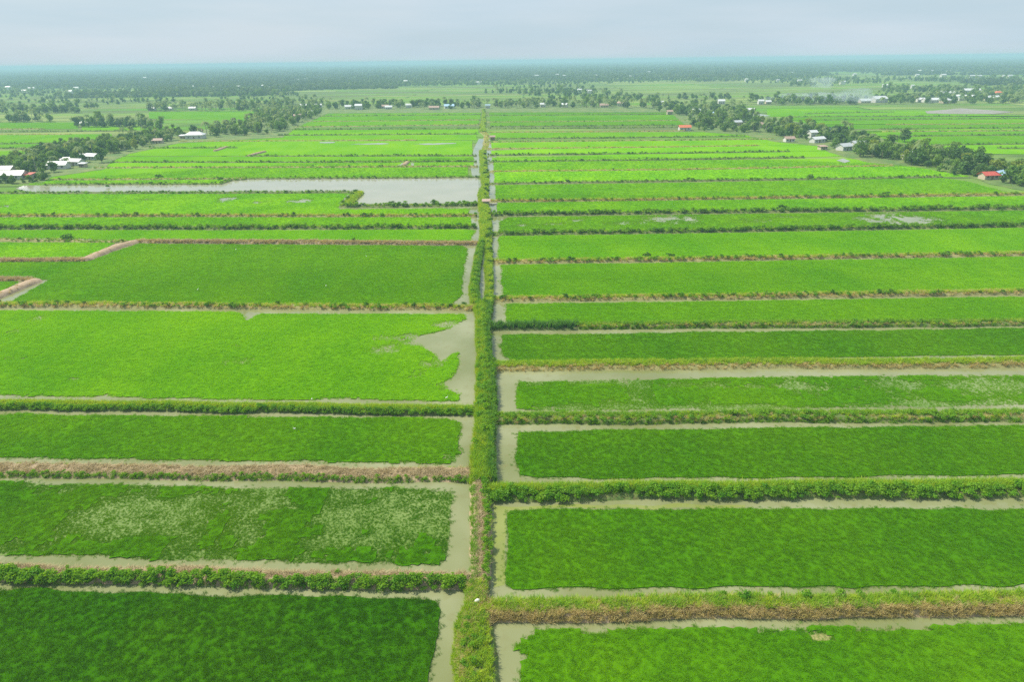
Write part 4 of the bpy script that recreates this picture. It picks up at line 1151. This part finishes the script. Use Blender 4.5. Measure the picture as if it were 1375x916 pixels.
hs = [
 # left belt
 ('long_shed', 17, 240, 15, 7, 2.8, 'roof_white', 'wall_white', 'long pale roofed shed at the left edge by the pond arm', .02, 'gable', 'shed'),
 ('shed', 40, 239.5, 4, 5, 2.4, 'roof_red', 'wall_tan', 'small red roofed lean-to at the end of the long shed', .02, 'shed', 'shed'),
 ('shed', 9, 232, 9, 6, 2.6, 'roof_grey', 'wall_tan', 'grey roofed shed behind the long pale shed', 0, 'gable', 'shed'),
 ('house', 80, 226, 11, 6, 2.8, 'roof_white', 'wall_white', 'white roofed house at the front of the left belt', .05, 'gable', 'house'),
 ('house', 86, 219.5, 9, 5, 2.8, 'roof_white', 'wall_white', 'white roofed house just behind the front white house', .05, 'gable', 'house'),
 ('house', 103, 221.5, 9, 5, 2.8, 'roof_grey', 'wall_white', 'grey roofed house right of the two front white houses', -.25, 'gable', 'house'),
 ('shed', 112, 224, 4, 3, 2.2, 'roof_white', 'wall_tan', 'little white roofed shed right of the grey roofed house', -.2, 'shed', 'shed'),
 ('house', 59, 205, 13, 7, 3.0, 'roof_grey', 'wall_white', 'pale hip roofed house among dark trees at left', .1, 'hip', 'house'),
 ('house', 114, 213.5, 5, 4, 2.6, 'roof_white', 'wall_tan', 'small white roofed hut under the trees left of centre belt', .1, 'gable', 'hut'),
 ('house', 125, 214, 9, 5, 2.8, 'roof_grey', 'wall_white', 'grey slanting roofed house beside the dark round tree', -.35, 'gable', 'house'),
 ('house', 154, 195.5, 12, 8, 3.0, 'roof_rust', 'wall_tan', 'brown roofed house below the left tree row', .0, 'hip', 'house'),
 ('house', 164, 196, 7, 6, 2.8, 'roof_grey', 'wall_white', 'grey roofed house right of the brown roofed house', -.2, 'gable', 'house'),
 ('house', 263, 185.5, 15, 9, 3.4, 'roof_white', 'wall_white', 'large bright white building alone before the palms', .05, 'hip', 'house'),
 ('shed', 249, 185.5, 8, 5, 2.4, 'roof_white', 'wall_tan', 'low white shed left of the large white building', .05, 'shed', 'shed'),
 ('house', 266, 179, 8, 5, 2.8, 'roof_rust', 'wall_tan', 'brownish roof behind the large white building', .05, 'gable', 'house'),
 ('shed', 212, 192, 8, 5, 2.5, 'roof_rust', 'wall_tan', 'dull brown shed at the foot of the left trees', .1, 'gable', 'shed'),
 ('house', 115, 168, 9, 6, 2.8, 'roof_white', 'wall_white', 'white roofed house in the second left tree row', .0, 'gable', 'house'),
 ('house', 204, 147.6, 9, 6, 2.8, 'roof_white', 'wall_white', 'leftmost of three white houses below the far palm row', 0, 'gable', 'house'),
 ('house', 228, 147.5, 9, 6, 2.8, 'roof_white', 'wall_white', 'middle one of three white houses below the far palm row', 0, 'gable', 'house'),
 ('house', 259, 147.4, 9, 6, 2.8, 'roof_white', 'wall_white', 'rightmost of three white houses below the far palm row', 0, 'gable', 'house'),
 ('house', 408, 144, 9, 6, 3.2, 'roof_white', 'wall_white', 'white house deep in the trees where the left belt bends', .1, 'gable', 'house'),
 ('house', 412, 154, 7, 6, 2.8, 'roof_white', 'wall_white', 'white house at the front corner of the left belt', .1, 'gable', 'house'),
 ('house', 421, 152.5, 7, 6, 2.8, 'roof_grey', 'wall_tan', 'pale green roofed hut beside the corner house', .1, 'gable', 'hut'),
 ('house', 400, 158, 8, 6, 2.8, 'roof_rust', 'wall_tan', 'rusty roofed house at the corner of the left belt', .1, 'gable', 'house'),
 ('house', 428, 143.5, 9, 6, 3.0, 'roof_white', 'wall_white', 'pale house at the left start of the far tree line', 0, 'gable', 'house'),
 # far tree line
 ('house', 469, 146, 11, 7, 3.4, 'roof_white', 'wall_white', 'white house at the left of the far tree line, left of the round tree', .25, 'gable', 'house'),
 ('house', 482, 147, 9, 7, 5.6, 'roof_white', 'wall_white', 'two storey white house right of the round tree on the far line', 0, 'gable', 'house'),
 ('house', 517, 145, 10, 6, 3.0, 'roof_rust', 'wall_white', 'pink brown roofed house in the far tree line', 0, 'gable', 'house'),
 ('house', 522, 146.2, 9, 6, 3.0, 'roof_white', 'wall_white', 'white house just right of the pink brown roof', .1, 'gable', 'house'),
 ('house', 549, 144.5, 8, 6, 4.0, 'roof_white', 'wall_white', 'pale house half hidden in the middle of the far line', .2, 'gable', 'house'),
 ('house', 583, 147, 13, 7, 3.0, 'roof_rust', 'wall_tan', 'long dull brown house in the far line', 0, 'gable', 'house'),
 ('house', 603, 145.2, 13, 8, 3.4, 'roof_blue', 'wall_white', 'light blue roofed house left of the central dike', .2, 'gable', 'house'),
 ('house', 655, 145.2, 6, 5, 4.2, 'roof_blue', 'wall_white', 'small bluish white hut at the far end of the central dike', 0, 'shed', 'hut'),
 ('house', 729, 143.6, 7, 6, 4.0, 'roof_white', 'wall_white', 'white house right of the dike among palms', 0, 'gable', 'house'),
 ('house', 758, 143.6, 8, 6, 3.6, 'roof_white', 'wall_white', 'white gabled hut farther right in the palm row', -.5, 'gable', 'hut'),
 ('house', 811, 143.8, 11, 7, 3.0, 'roof_rust', 'wall_tan', 'low brown house on the far line right of the palms', 0, 'gable', 'house'),
 ('house', 834, 142.3, 9, 7, 4.4, 'roof_rust', 'wall_white', 'pale pinkish house right of the low brown house', -.5, 'gable', 'house'),
 ('house', 886, 140, 9, 6, 3.2, 'roof_white', 'wall_white', 'white roof glimpsed behind trees at the start of the right belt', 0, 'gable', 'house'),
 # right belt
 ('house', 919, 174.6, 10, 6, 2.9, 'roof_orange', 'wall_white', 'bright orange roofed white house by itself at the right belt', .0, 'gable', 'house'),
 ('house', 899, 153.5, 6, 5, 3.6, 'roof_rust', 'wall_tan', 'small tan hut at the left tip of the right belt', 0, 'gable', 'hut'),
 ('house', 968, 139, 9, 7, 4.0, 'roof_white', 'wall_white', 'white house above the dark trees of the right belt', 0, 'gable', 'house'),
 ('house', 935, 152, 12, 9, 3.4, 'roof_grey', 'wall_tan', 'grey domed looking roof inside the right belt', .3, 'hip', 'house'),
 ('house', 954, 156, 5, 4, 4.0, 'roof_blue', 'wall_white', 'narrow pale house between dark trees of the right belt', 0, 'gable', 'house'),
 ('house', 989, 168.5, 8, 5, 3.6, 'roof_grey', 'wall_tan', 'weathered grey house in the middle of the right belt', .2, 'gable', 'house'),
 ('house', 1021, 139.5, 7, 6, 4.4, 'roof_white', 'wall_white', 'bright white house left of the smoke', 0, 'gable', 'house'),
 ('house', 1031, 139, 7, 6, 3.0, 'roof_white', 'wall_tan', 'low pale house between the bright white house and the smoke', 0, 'gable', 'house'),
 ('house', 1006, 150, 11, 6, 2.8, 'roof_white', 'wall_white', 'white shed beside the pale fish pond', .0, 'gable', 'shed'),
 ('house', 1020, 171, 9, 7, 3.0, 'roof_rust', 'wall_tan', 'brownish roof left of the tall yellowish trees', .3, 'hip', 'house'),
 ('house', 1090, 184.5, 6, 5, 4.4, 'roof_white', 'wall_white', 'white gabled house above the pale long house', .3, 'gable', 'house'),
 ('house', 1097, 191, 11, 5, 2.9, 'roof_white', 'wall_white', 'pale long house at the front of the right belt', .45, 'gable', 'house'),
 ('house', 1059, 190, 7, 5, 2.6, 'roof_rust', 'wall_white', 'small grey hut on the tan bank of the right belt', .1, 'gable', 'hut'),
 ('house', 1104, 200.5, 5, 4, 2.2, 'roof_rust', 'wall_tan', 'low rusty hut at the corner of the right belt', .2, 'shed', 'hut'),
 ('house', 1133, 201.3, 9, 6, 3.0, 'roof_grey', 'wall_white', 'grey roofed white house before the pale round tree', .45, 'gable', 'house'),
 ('house', 1152, 198, 12, 7, 3.0, 'roof_grey', 'wall_white', 'light grey roofed house partly behind the yellowish tree', .35, 'gable', 'house'),
 ('house', 1117, 178.5, 5, 4, 3.2, 'roof_blue', 'wall_white', 'tiny pale blue roof deep in the right trees', .3, 'gable', 'house'),
 ('house', 1218, 213, 7, 5, 3.2, 'roof_grey', 'wall_white', 'small grey white hut under the right trees', .3, 'gable', 'hut'),
 ('house', 1327, 240, 8, 5, 2.4, 'roof_red', 'wall_tan', 'bright red roofed hut below the tall right trees', .1, 'gable', 'hut'),
 ('house', 1340, 239, 7, 5, 2.6, 'roof_blue', 'wall_white', 'pale blue roofed hut beside the red roofed hut', .6, 'gable', 'hut'),
 ('house', 1179, 137, 22, 12, 5.0, 'roof_white', 'wall_white', 'large white barn right of the smoke', .35, 'gable', 'barn'),
 ('shed', 1160, 137.6, 14, 9, 3.0, 'roof_white', 'wall_tan', 'low white shed left of the large white barn', .1, 'gable', 'shed'),
 ('house', 1237, 136.5, 12, 8, 3.4, 'roof_white', 'wall_white', 'white house left of the long far sheds', -.2, 'gable', 'house'),
 ('long_shed', 1250, 137, 22, 9, 3.4, 'roof_white', 'wall_white', 'long white shed over the grey mud flat', .0, 'gable', 'shed'),
 ('house', 1269, 138, 12, 9, 4.0, 'roof_white', 'wall_tan', 'pale house right of the long white shed', .2, 'hip', 'house'),
 ('long_shed', 1275, 127.5, 30, 10, 4.0, 'roof_white', 'wall_white', 'long white shed second row, far right', -.05, 'gable', 'shed'),
 ('long_shed', 1288, 132, 36, 9, 3.0, 'roof_white', 'wall_tan', 'curving pale shed behind the mud flat', -.5, 'gable', 'shed'),
 ('long_shed', 1304, 124, 26, 10, 4.0, 'roof_white', 'wall_white', 'farthest long white shed on the right', -.05, 'gable', 'shed'),
 ('house', 1289, 134.5, 8, 7, 4.0, 'roof_blue', 'wall_white', 'light blue house under the curving pale shed', .1, 'gable', 'house'),
 ('long_shed', 1330, 134, 20, 9, 3.6, 'roof_white', 'wall_tan', 'white shed near the right edge before the palms', .0, 'gable', 'shed'),
 ('house', 1339, 129, 11, 9, 5.5, 'roof_orange', 'wall_tan', 'orange brown house near the right edge', 0, 'hip', 'house'),
]
for (nm, px, py, w, d, h, rf, wl, lab, yaw, rt, cat) in hs:
    house(nm, px, py, w, d, h, rf, wl, lab, yaw, rt, None, cat)
house('hut', 653, 275.2, 2.6, 3.0, 2.0, 'roof_rust', 'wall_tan', 'tiny weathered hut on the central dike near the pond corner', 0, 'shed', None, 'hut', False)
house('hut', 661.5, 187.5, 3.6, 3.0, 2.6, 'roof_rust', 'wood', 'small brown hut by the bare orange stretch of the dike', 0, 'gable', None, 'hut', False)
# specks of houses in the far woodland
far = [(345, 110.5), (355, 118), (361, 120.5), (400, 109.5), (412, 109), (545, 111.5), (645, 113), (642, 113.2), (720, 104), (748, 102.5), (757, 104), (800, 103.5), (845, 105), (908, 103.8), (1002, 109.2), (1044, 110.2), (1073, 111), (1131, 113), (1147, 102.2), (1188, 118), (1231, 103.2), (1235, 97.5), (1250, 98), (1266, 103.5), (1273, 98), (1305, 105), (1314, 105), (1347, 105), (1355, 105), (1225, 118.5), (34, 125), (12, 120), (103, 121), (43, 121.5), (94, 126), (196, 106.5), (258, 119.5), (320, 119), (290, 120), (1064, 100), (870, 99), (975, 98), (778, 124), (788, 125), (792, 125.5)]
AVOIDF = []
for i, (px, py) in enumerate(far):
    p = at(px, py, .28); dist = np.linalg.norm(p)
    w = dist * 4.5 / 917 * random.uniform(.7, 1.3)
    w = min(w, 26)
    AVOIDF.append((p[0], p[1], w * .9))
    house('far_house', px, py, w, w * .6, 4.0 + dist * .0012, random.choice(['roof_white', 'roof_white', 'roof_grey']), 'wall_white', 'pale house speck in the hazy woodland below the horizon', random.uniform(-.4, .4), 'gable', 'pale houses in the far woodland', 'house', False)

# ------------------------------------------------------------------ planted trees, near to far
for (px, py, k, s_, lab) in [(1372, 246, 'pale', 1.15, 'yellowish pale tree at the right edge beside the pale blue hut'), (1356, 246, 'mid', 1.1, 'leafy tree right of the pale blue roofed hut'), (1293, 233, 'dark', 1.2, 'broad dark tree left of the red roofed hut'),
                             (1312, 228, 'tall', 1.05, 'tallest tree of the right belt above the red roofed hut'), (1171, 209, 'pale', 1.2, 'round yellowish green tree beside the light grey roofed house'), (1150, 206, 'mid', .75, 'low leafy tree in front of the light grey roofed house'),
                             (1060, 183, 'pale', 1.25, 'tall yellowish tree on the tan bank, left one'), (1068, 184, 'pale', 1.1, 'tall yellowish tree on the tan bank, right one'), (137, 218, 'dark', 1.2, 'dark round tree at the right tip of the left front belt'), (134, 213, 'pale', 1.0, 'pale tree leaning out behind the dark round tree'),
                             (477, 146.5, 'dark', 1.5, 'dark round tree between two white houses of the far line'), (60, 241.5, 'dark', .75, 'dark bushy tree at the left end of the pond arm'), (1214, 190, 'dark', 1.2, 'dark tree standing up behind the right belt'),
                             (28, 238.5, 'mid', .55, 'low bush in front of the long pale shed'), (8, 245, 'dark', .6, 'dark bush at the left edge below the long shed'), (18, 246, 'dark', .55, 'second dark bush below the long shed'), (40, 244, 'mid', .5, 'low bush right of the long shed front')]:
    plant(k, at(px, py, .24), s_, lab, None)
belt([(1330, 243), (1392, 256), (1400, 236), (1342, 224)], 10, {'mid': 3, 'pale': 3, 'dark': 2, 'palm': 1}, 'behind the red roofed hut', (.8, 1.2), mind=4)
belt([(1225, 222), (1320, 236), (1318, 222), (1260, 210), (1215, 205)], 24, {'mid': 4, 'dark': 4, 'tall': 1, 'palm': 2, 'pale': 1}, 'in the belt left of the red roofed hut', (.8, 1.25), mind=4)
belt([(1150, 212), (1228, 222), (1222, 205), (1160, 192)], 20, {'mid': 4, 'dark': 3, 'palm': 3, 'tall': 1, 'pale': 1}, 'in the belt right of the grey roofed houses', (.75, 1.15), mind=4)
belt([(1100, 198), (1150, 204), (1180, 190), (1170, 184), (1100, 176)], 20, {'dark': 4, 'mid': 3, 'palm': 4}, 'behind the grey right belt roofs', (.7, 1.1), mind=4)
belt([(1030, 181), (1100, 188), (1110, 178), (1090, 170), (1010, 164)], 26, {'palm': 4, 'mid': 3, 'dark': 2, 'pale': 1}, 'along the tan right bank', (.75, 1.1), mind=4)
belt([(930, 174), (1020, 178), (1020, 164), (1000, 152), (935, 160)], 38, {'dark': 4, 'mid': 3, 'tall': 1, 'palm': 3}, 'in the belt right of the orange roofed house', (.75, 1.25), mind=4.5)
belt([(880, 149), (935, 158), (1000, 152), (1010, 143), (900, 140)], 34, {'palm': 4, 'mid': 3, 'dark': 3, 'tall': 1}, 'at the far end of the right belt', (.8, 1.3), mind=5)
belt([(-10, 232), (50, 234), (95, 228), (130, 217), (125, 206), (60, 208), (-10, 222)], 44, {'dark': 5, 'mid': 3, 'palm': 2}, 'around the left white roofs', (.7, 1.1), mind=4)
belt([(65, 206), (135, 210), (175, 202), (210, 196), (250, 186), (240, 178), (150, 188)], 40, {'dark': 3, 'mid': 3, 'palm': 3, 'pale': 1}, 'around the left brown roofed house', (.7, 1.1), mind=4.5)
belt([(245, 182), (300, 184), (368, 181), (400, 167), (370, 164), (300, 172)], 46, {'palm': 6, 'dark': 2, 'mid': 2}, 'in the palm grove by the white building', (.8, 1.2), mind=5)
belt([(360, 165), (405, 166), (432, 152), (430, 143), (385, 146)], 26, {'palm': 5, 'mid': 2, 'dark': 1}, 'where the left belt bends towards the far line', (.8, 1.2), mind=5)
print('trees', NTREE)

# farther groves, too many and too small to part: one object per mass
TK = bpy.data.collections.new('kit_tree')
def joined(t, c, name):
    mb = MB()
    for me, mi in ((t, 0), (c, 1)):
        mb.add([tuple(v.co) for v in me.vertices], [tuple(p.vertices) for p in me.polygons], mi)
    return mb.data(name, [t.materials[0], c.materials[0]])
def kit2(name, pieces):
    col = bpy.data.collections.new('kit_' + name)
    for me in pieces:
        col.objects.link(bpy.data.objects.new(name, me))
    KITS[name] = col
kit2('palm_copy', [joined(*t, 'palm_copy') for t in TREES['palm']])
kit2('tree_copy', [joined(*t, 'tree_copy') for t in TREES['dark'][:3] + TREES['mid'][:3] + TREES['tall'][:1]])
def far_tree(r, h, n, leaf):
    mb = MB()
    for i in range(n):
        v = rng.normal(size=3); v /= np.linalg.norm(v)
        lump = 1 + .35 * math.sin(v[0] * 5 + r) * math.cos(v[1] * 4)
        p = np.array([v[0] * r * lump, v[1] * r * lump, h * .55 + v[2] * h * .45 * lump])
        nr = v + rng.normal(size=3) * .5; nr /= np.linalg.norm(nr)
        u = np.cross(nr, (.3, .2, 1)); u /= np.linalg.norm(u); w = np.cross(nr, u)
        s = leaf * rng.uniform(.7, 1.3)
        mb.add([p - u * s, p + w * s * .7, p + u * s, p - w * s * .7], [(0, 1, 2, 3)])
    return mb.data('far_tree', [M['far_leaf']])
kit2('far_tree', [far_tree(random.uniform(3.5, 5), random.uniform(6, 10), 60, 1.7) for _ in range(6)])

def grove(name, poly_px, n, share_palm, label, sc=(.8, 1.25)):
    P = np.array([at(x, y, .2)[:2] for x, y in poly_px])
    x0, y0 = P.min(0); x1, y1 = P.max(0)
    X = rng.uniform(x0, x1, n * 8); Y = rng.uniform(y0, y1, n * 8)
    k = inside(X, Y, P)
    for a, b, r in AVOID:
        k &= (X - a) ** 2 + (Y - b) ** 2 > r * r
    X, Y = X[k][:n], Y[k][:n]
    m = len(X)
    pl = np.where(rng.random(m) < share_palm, 1, 2).astype(np.int32)
    s = rng.uniform(*sc, m)
    o = scatter_object(name, np.zeros((0, 3)), [], [], np.stack([X, Y, X * 0], 1), pl, np.stack([s, s, s], 1), 0, 0, ['palm_copy', 'tree_copy'], tilt=.03)
    tag(o, label, 'trees', kind='stuff')
grove('tree_line', [(430, 147), (560, 146.5), (640, 146), (650, 142), (560, 141), (430, 141)], 90, .35, 'far line of small trees left of the central dike')
grove('tree_line', [(610, 146), (720, 145), (800, 144.5), (900, 147), (900, 141), (780, 140), (640, 141)], 150, .7, 'far line of palms and trees right of the central dike')
grove('palm_row', [(198, 149), (360, 149.5), (380, 146), (200, 145.3)], 110, .85, 'far row of coconut palms behind the three white houses')
grove('tree_row', [(100, 170.5), (190, 171), (225, 175), (190, 168), (105, 167)], 60, .4, 'tree row with a white house, second from the left belt')
grove('tree_row', [(-20, 152), (110, 152), (110, 148.5), (-20, 148)], 60, .4, 'faint tree row at the far left')
grove('tree_row', [(-20, 164), (70, 164), (70, 161), (-20, 161)], 26, .4, 'short tree row above the far left fields')
grove('tree_row', [(330, 160), (400, 163), (440, 140), (410, 132), (350, 150)], 70, .6, 'trees receding behind the left palm grove')
grove('tree_line', [(1040, 141), (1150, 140), (1150, 136), (1035, 136.5)], 70, .2, 'hazy trees veiled by the smoke')
grove('tree_line', [(1180, 139.5), (1300, 139.5), (1395, 139), (1395, 126), (1300, 128), (1180, 136)], 200, .5, 'trees around the white sheds at the far right')
grove('tree_line', [(1185, 125), (1395, 126), (1395, 119), (1180, 119.5)], 130, .3, 'faint trees behind the far right sheds')
grove('tree_line', [(660, 121.5), (730, 121), (830, 126), (900, 136), (860, 139), (760, 132), (660, 125)], 90, .3, 'scattered trees on the plain behind the far tree line')

# thicket filling the belts under the tall trees
def thicket(poly_px, n, label, sc=(.35, .75)):
    grove('thicket', poly_px, n, .12, label, sc)
thicket([(1290, 238), (1392, 252), (1400, 236), (1342, 220), (1215, 203), (1160, 190), (1150, 206), (1228, 221)], 210, 'low dense trees filling the right end of the right belt')
thicket([(1030, 180), (1100, 190), (1160, 203), (1180, 190), (1110, 174), (1010, 164)], 150, 'low dense trees filling the middle of the right belt')
thicket([(930, 176), (1020, 179), (1020, 164), (1000, 148), (905, 143), (925, 160)], 190, 'low dense trees filling the left part of the right belt', (.45, .95))
thicket([(-10, 231), (50, 233), (95, 227), (133, 217), (125, 204), (60, 204), (-10, 220)], 170, 'low dense trees filling the left belt beside the white roofs')
thicket([(65, 206), (135, 210), (175, 201), (215, 194), (250, 184), (235, 177), (130, 190), (70, 198)], 150, 'low dense trees filling the left belt past the white roofs', (.45, .85))
thicket([(245, 181), (300, 183), (368, 180), (402, 166), (432, 152), (430, 141), (385, 146), (300, 172)], 200, 'low dense trees under the left palm grove', (.5, .95))
thicket([(-10, 246), (45, 246), (66, 240), (50, 236), (-10, 241)], 26, 'low bushes in front of the long pale shed', (.18, .36))

xs, ys = [], []
for _ in range(110):
    Y0 = rng.uniform(1020, 2100); X0 = rng.uniform(-.8, .8) * Y0; L = rng.uniform(50, 420) * (Y0 / 1500)
    m = int(L / rng.uniform(5, 13))
    xs.append(X0 + rng.uniform(-.5, .5, m) * L); ys.append(Y0 + rng.normal(0, 5, m) + (xs[-1] - X0) * rng.uniform(-.08, .08))
X, Y = np.concatenate(xs), np.concatenate(ys)
Pr = np.stack([X, Y, X * 0], 1)
qx, qy, _z = to_px(Pr)
k = in_view(Pr, 30) & ~((qx > 1150) & (qy > 138)) & ~((qx > 400) & (qx < 650) & (qy > 117)) & ~((qx > 800) & (qx < 1060) & (qy > 112) & (qy < 129)) & (qy < np.interp(qx, [0, 300, 430, 900, 1050, 1375], [147, 143, 141, 138, 143, 143]))
Pr = Pr[k]; q = rng.uniform(.6, 1.15, len(Pr))
o = scatter_object('tree_row', np.zeros((0, 3)), [], [], Pr, np.where(rng.random(len(Pr)) < .3, 1, 2).astype(np.int32), np.stack([q, q, q], 1), 0, 0, ['palm_copy', 'tree_copy'], tilt=.03)
tag(o, 'scattered rows of trees between the pale far fields', 'trees', kind='stuff')

# labels shared by small sets get their own place words
groups = {}
for o in scene.objects:
    if 'group' in o and 'label' in o and o['category'] in ('tree', 'palm', 'shrub'):
        groups.setdefault(o['label'], []).append(o)
for lab, os_ in groups.items():
    os_.sort(key=lambda o: to_px(np.array([tuple(o.location)]))[0][0])
    n = len(os_)
    words = {2: ['left one', 'right one'], 3: ['left one', 'middle one', 'right one'], 4: ['first from left', 'second from left', 'third from left', 'last from left'],
             5: ['first from left', 'second from left', 'third from left', 'fourth from left', 'last from left']}.get(n)
    for i, o in enumerate(os_):
        if words: o['label'] = lab + ', ' + words[i]
        elif n > 5 and i in (0, n - 1): o['label'] = ('leftmost ' if i == 0 else 'rightmost ') + lab

# woodland to the horizon
Ws, Wz = [], []
for d0, d1, cell, s0 in [(1450, 2600, 150., 1.0), (2600, 4500, 420., 1.4), (4500, 8000, 1500., 2.4), (8000, 13800, 5000., 4.0)]:
    xw = d1 * .85
    m = int(2 * xw * (d1 - d0) / cell)
    X = rng.uniform(-xw, xw, m); Y = rng.uniform(d0, d1, m)
    n = fbm(X * .0016 + 3, Y * .0032, 71) + .22 * (fbm(X * .008, Y * .02, 73) - .5)
    lo = np.interp(Y, [1450, 1900, 2300, 3200], [.66, .53, .38, .28])
    k = n > lo
    k &= in_view(np.stack([X, Y, X * 0], 1), 60)
    for a, b, r in AVOIDF:
        k &= ~((np.abs(X - a) < r) & (Y < b + r) & (Y > b - 90))
    Ws.append(np.stack([X[k], Y[k], X[k] * 0], 1))
    q = s0 * rng.uniform(.7, 1.3, k.sum())
    Wz.append(np.stack([q, q, np.clip(q, 0, 1.5) * rng.uniform(.7, 1.25, k.sum())], 1))
Pw = np.vstack(Ws)
print('woodland', len(Pw))
o = scatter_object('woodland', np.zeros((0, 3)), [], [], Pw, 1, np.vstack(Wz), 0, 0, ['far_tree'], tilt=.05)
tag(o, 'blue hazy woodland spreading to the horizon', 'woodland', kind='stuff')

# ------------------------------------------------------------------ egrets, sack
def egret_parts():
    b = MB()
    b.tube([(-.30, 0, .34), (-.16, 0, .38), (0, 0, .42), (.13, 0, .46), (.20, 0, .50)], [.02, .08, .11, .08, .035], 8)
    n = MB()
    n.tube([(.18, 0, .49), (.25, 0, .58), (.20, 0, .68), (.22, 0, .77), (.27, 0, .80), (.31, 0, .795)], [.04, .03, .026, .024, .034, .016], 7)
    k = MB(); k.tube([(.305, 0, .795), (.42, 0, .775)], [.015, .003], 5)
    legs = []
    for s in (-1, 1):
        l = MB(); l.tube([(0.02, s * .04, .36), (.0, s * .04, .18), (.02, s * .04, 0)], [.014, .01, .01], 5); legs.append(l.data('leg', [M['beak']]))
    return b.data('body', [M['egret']], True), n.data('neck', [M['egret']], True), k.data('beak', [M['beak']]), legs
EB, EN, EK, EL = egret_parts()
for px, py, lab in [(396, 578, 'white egret standing in the third left field'), (317, 336, 'white egret high in the wide square field, left one'), (266, 390, 'white egret low in the wide square field, left one'), (492, 345, 'white egret high in the wide square field, right one'),
                    (438, 385, 'white egret low in the wide square field, right one'), (419, 538, 'white egret at the water edge of the third left bund'), (600, 536, 'white egret at the water edge near the central dike')]:
    p = at(px, py, .3)
    e = bpy.data.objects.new('egret', None); C.objects.link(e)
    e.location = tuple(p - np.array([0, 0, .05])); e.rotation_euler = (0, 0, random.random() * 6.28); e.scale = (.95,) * 3
    link('body', EB, e); link('neck', EN, e); link('beak', EK, e)
    for l in EL: link('leg', l, e)
    tag(e, lab, 'egret', 'white egrets in the rice')
sb = MB(); sb.tube([(-.35, 0, .16), (-.25, .02, .2), (0, 0, .24), (.22, -.02, .2), (.33, 0, .17)], [.06, .18, .22, .17, .05], 8)
tag(link('sack', sb.data('sack', [M['bag']], True), loc=tuple(at(641, 809, 1.0)), rz=.6), 'small white sack lying on the nearest part of the central dike', 'sack')
# small punt in the moat
bb = MB()
n = 9
prof = []
for i in range(n):
    t = i / (n - 1) * 2 - 1
    w = .55 * (1 - abs(t) ** 2.6) + .04; x = t * 2.0; up = .18 * t * t
    prof.append([(x, -w, .42 + up), (x, -w * .6, .06 + up * .6), (x, w * .6, .06 + up * .6), (x, w, .42 + up), (x, w * .88, .40 + up), (x, w * .5, .14 + up * .6), (x, -w * .5, .14 + up * .6), (x, -w * .88, .40 + up)])
vs = [q for r_ in prof for q in r_]
fs = []
for i in range(n - 1):
    for k in range(8):
        a, b = i * 8 + k, i * 8 + (k + 1) % 8
        fs.append((a, b, b + 8, a + 8))
fs += [tuple(range(8))[::-1], tuple((n - 1) * 8 + k for k in range(8))]
bb.add(vs, fs)
e = bpy.data.objects.new('punt', None); C.objects.link(e); e.location = tuple(at(662, 274.5, .02)); e.rotation_euler = (0, 0, .1)
link('hull', bb.data('hull', [M['wall_white']]), e)
for x in (-.7, .6):
    tb = MB(); tb.box(x - .12, x + .12, -.42, .42, .33, .37); link('seat', tb.data('seat', [M['wood']]), e)
tag(e, 'tiny pale boat in the moat right of the central dike', 'boat')

# ------------------------------------------------------------------ smoke and haze
def vol_mat(name, col, dens, aniso=.2):
    m, nt, out = new_mat(name)
    v = N(nt, 'ShaderNodeVolumePrincipled', Density=dens, Anisotropy=aniso)
    v.inputs['Color'].default_value = (*col, 1)
    nt.links.new(v.outputs[0], out.inputs['Volume'])
    return m, nt, v
def blobmesh(rx, ry, rz, seed):
    vs, fs = [], []
    nu, nv_ = 20, 12
    for j in range(nv_ + 1):
        for i in range(nu):
            a, b = 2 * math.pi * i / nu, math.pi * j / nv_
            d = (math.cos(a) * math.sin(b), math.sin(a) * math.sin(b), math.cos(b))
            l = 1 + .25 * math.sin(3 * a + seed) * math.sin(b) + .2 * math.sin(4 * b + seed * 2)
            vs.append((d[0] * rx * l, d[1] * ry * l, d[2] * rz * l))
    for j in range(nv_):
        for i in range(nu):
            a, b = j * nu + i, j * nu + (i + 1) % nu
            fs.append((a, a + nu, b + nu, b))
    return vs, fs
sm, snt, sv = vol_mat('smoke', (.78, .87, .98), .016)
smb = MB()
c0 = at(1120, 141, 0)
for k, (px, py, z, rx, rz) in enumerate([(1150, 140.5, 11, 26, 9), (1125, 141, 9, 34, 7), (1095, 142, 7, 36, 5), (1152, 139, 24, 20, 8)]):
    c = at(px, py, 0)
    vs, fs = blobmesh(rx, 16, rz, k * 1.7)
    smb.add([(a + c[0] - c0[0], b + c[1] - c0[1] + k * 40, cc + z) for a, b, cc in vs], fs)
o = link('smoke', smb.data('smoke', [sm], True), loc=tuple(c0))
tag(o, 'thin bluish smoke drifting over the far right trees', 'smoke', kind='stuff')

HAZE = 2.6e-4
hm, hnt, hv = vol_mat('haze', (.43, .66, .82), HAZE, 0.0)
hb = MB()
hb.box(-14500, 14500, -14500, 14500, -1.0, 64.0)
o = link('haze', hb.data('haze', [hm]))
tag(o, 'pale blue haze lying over the whole plain', 'haze', kind='stuff')
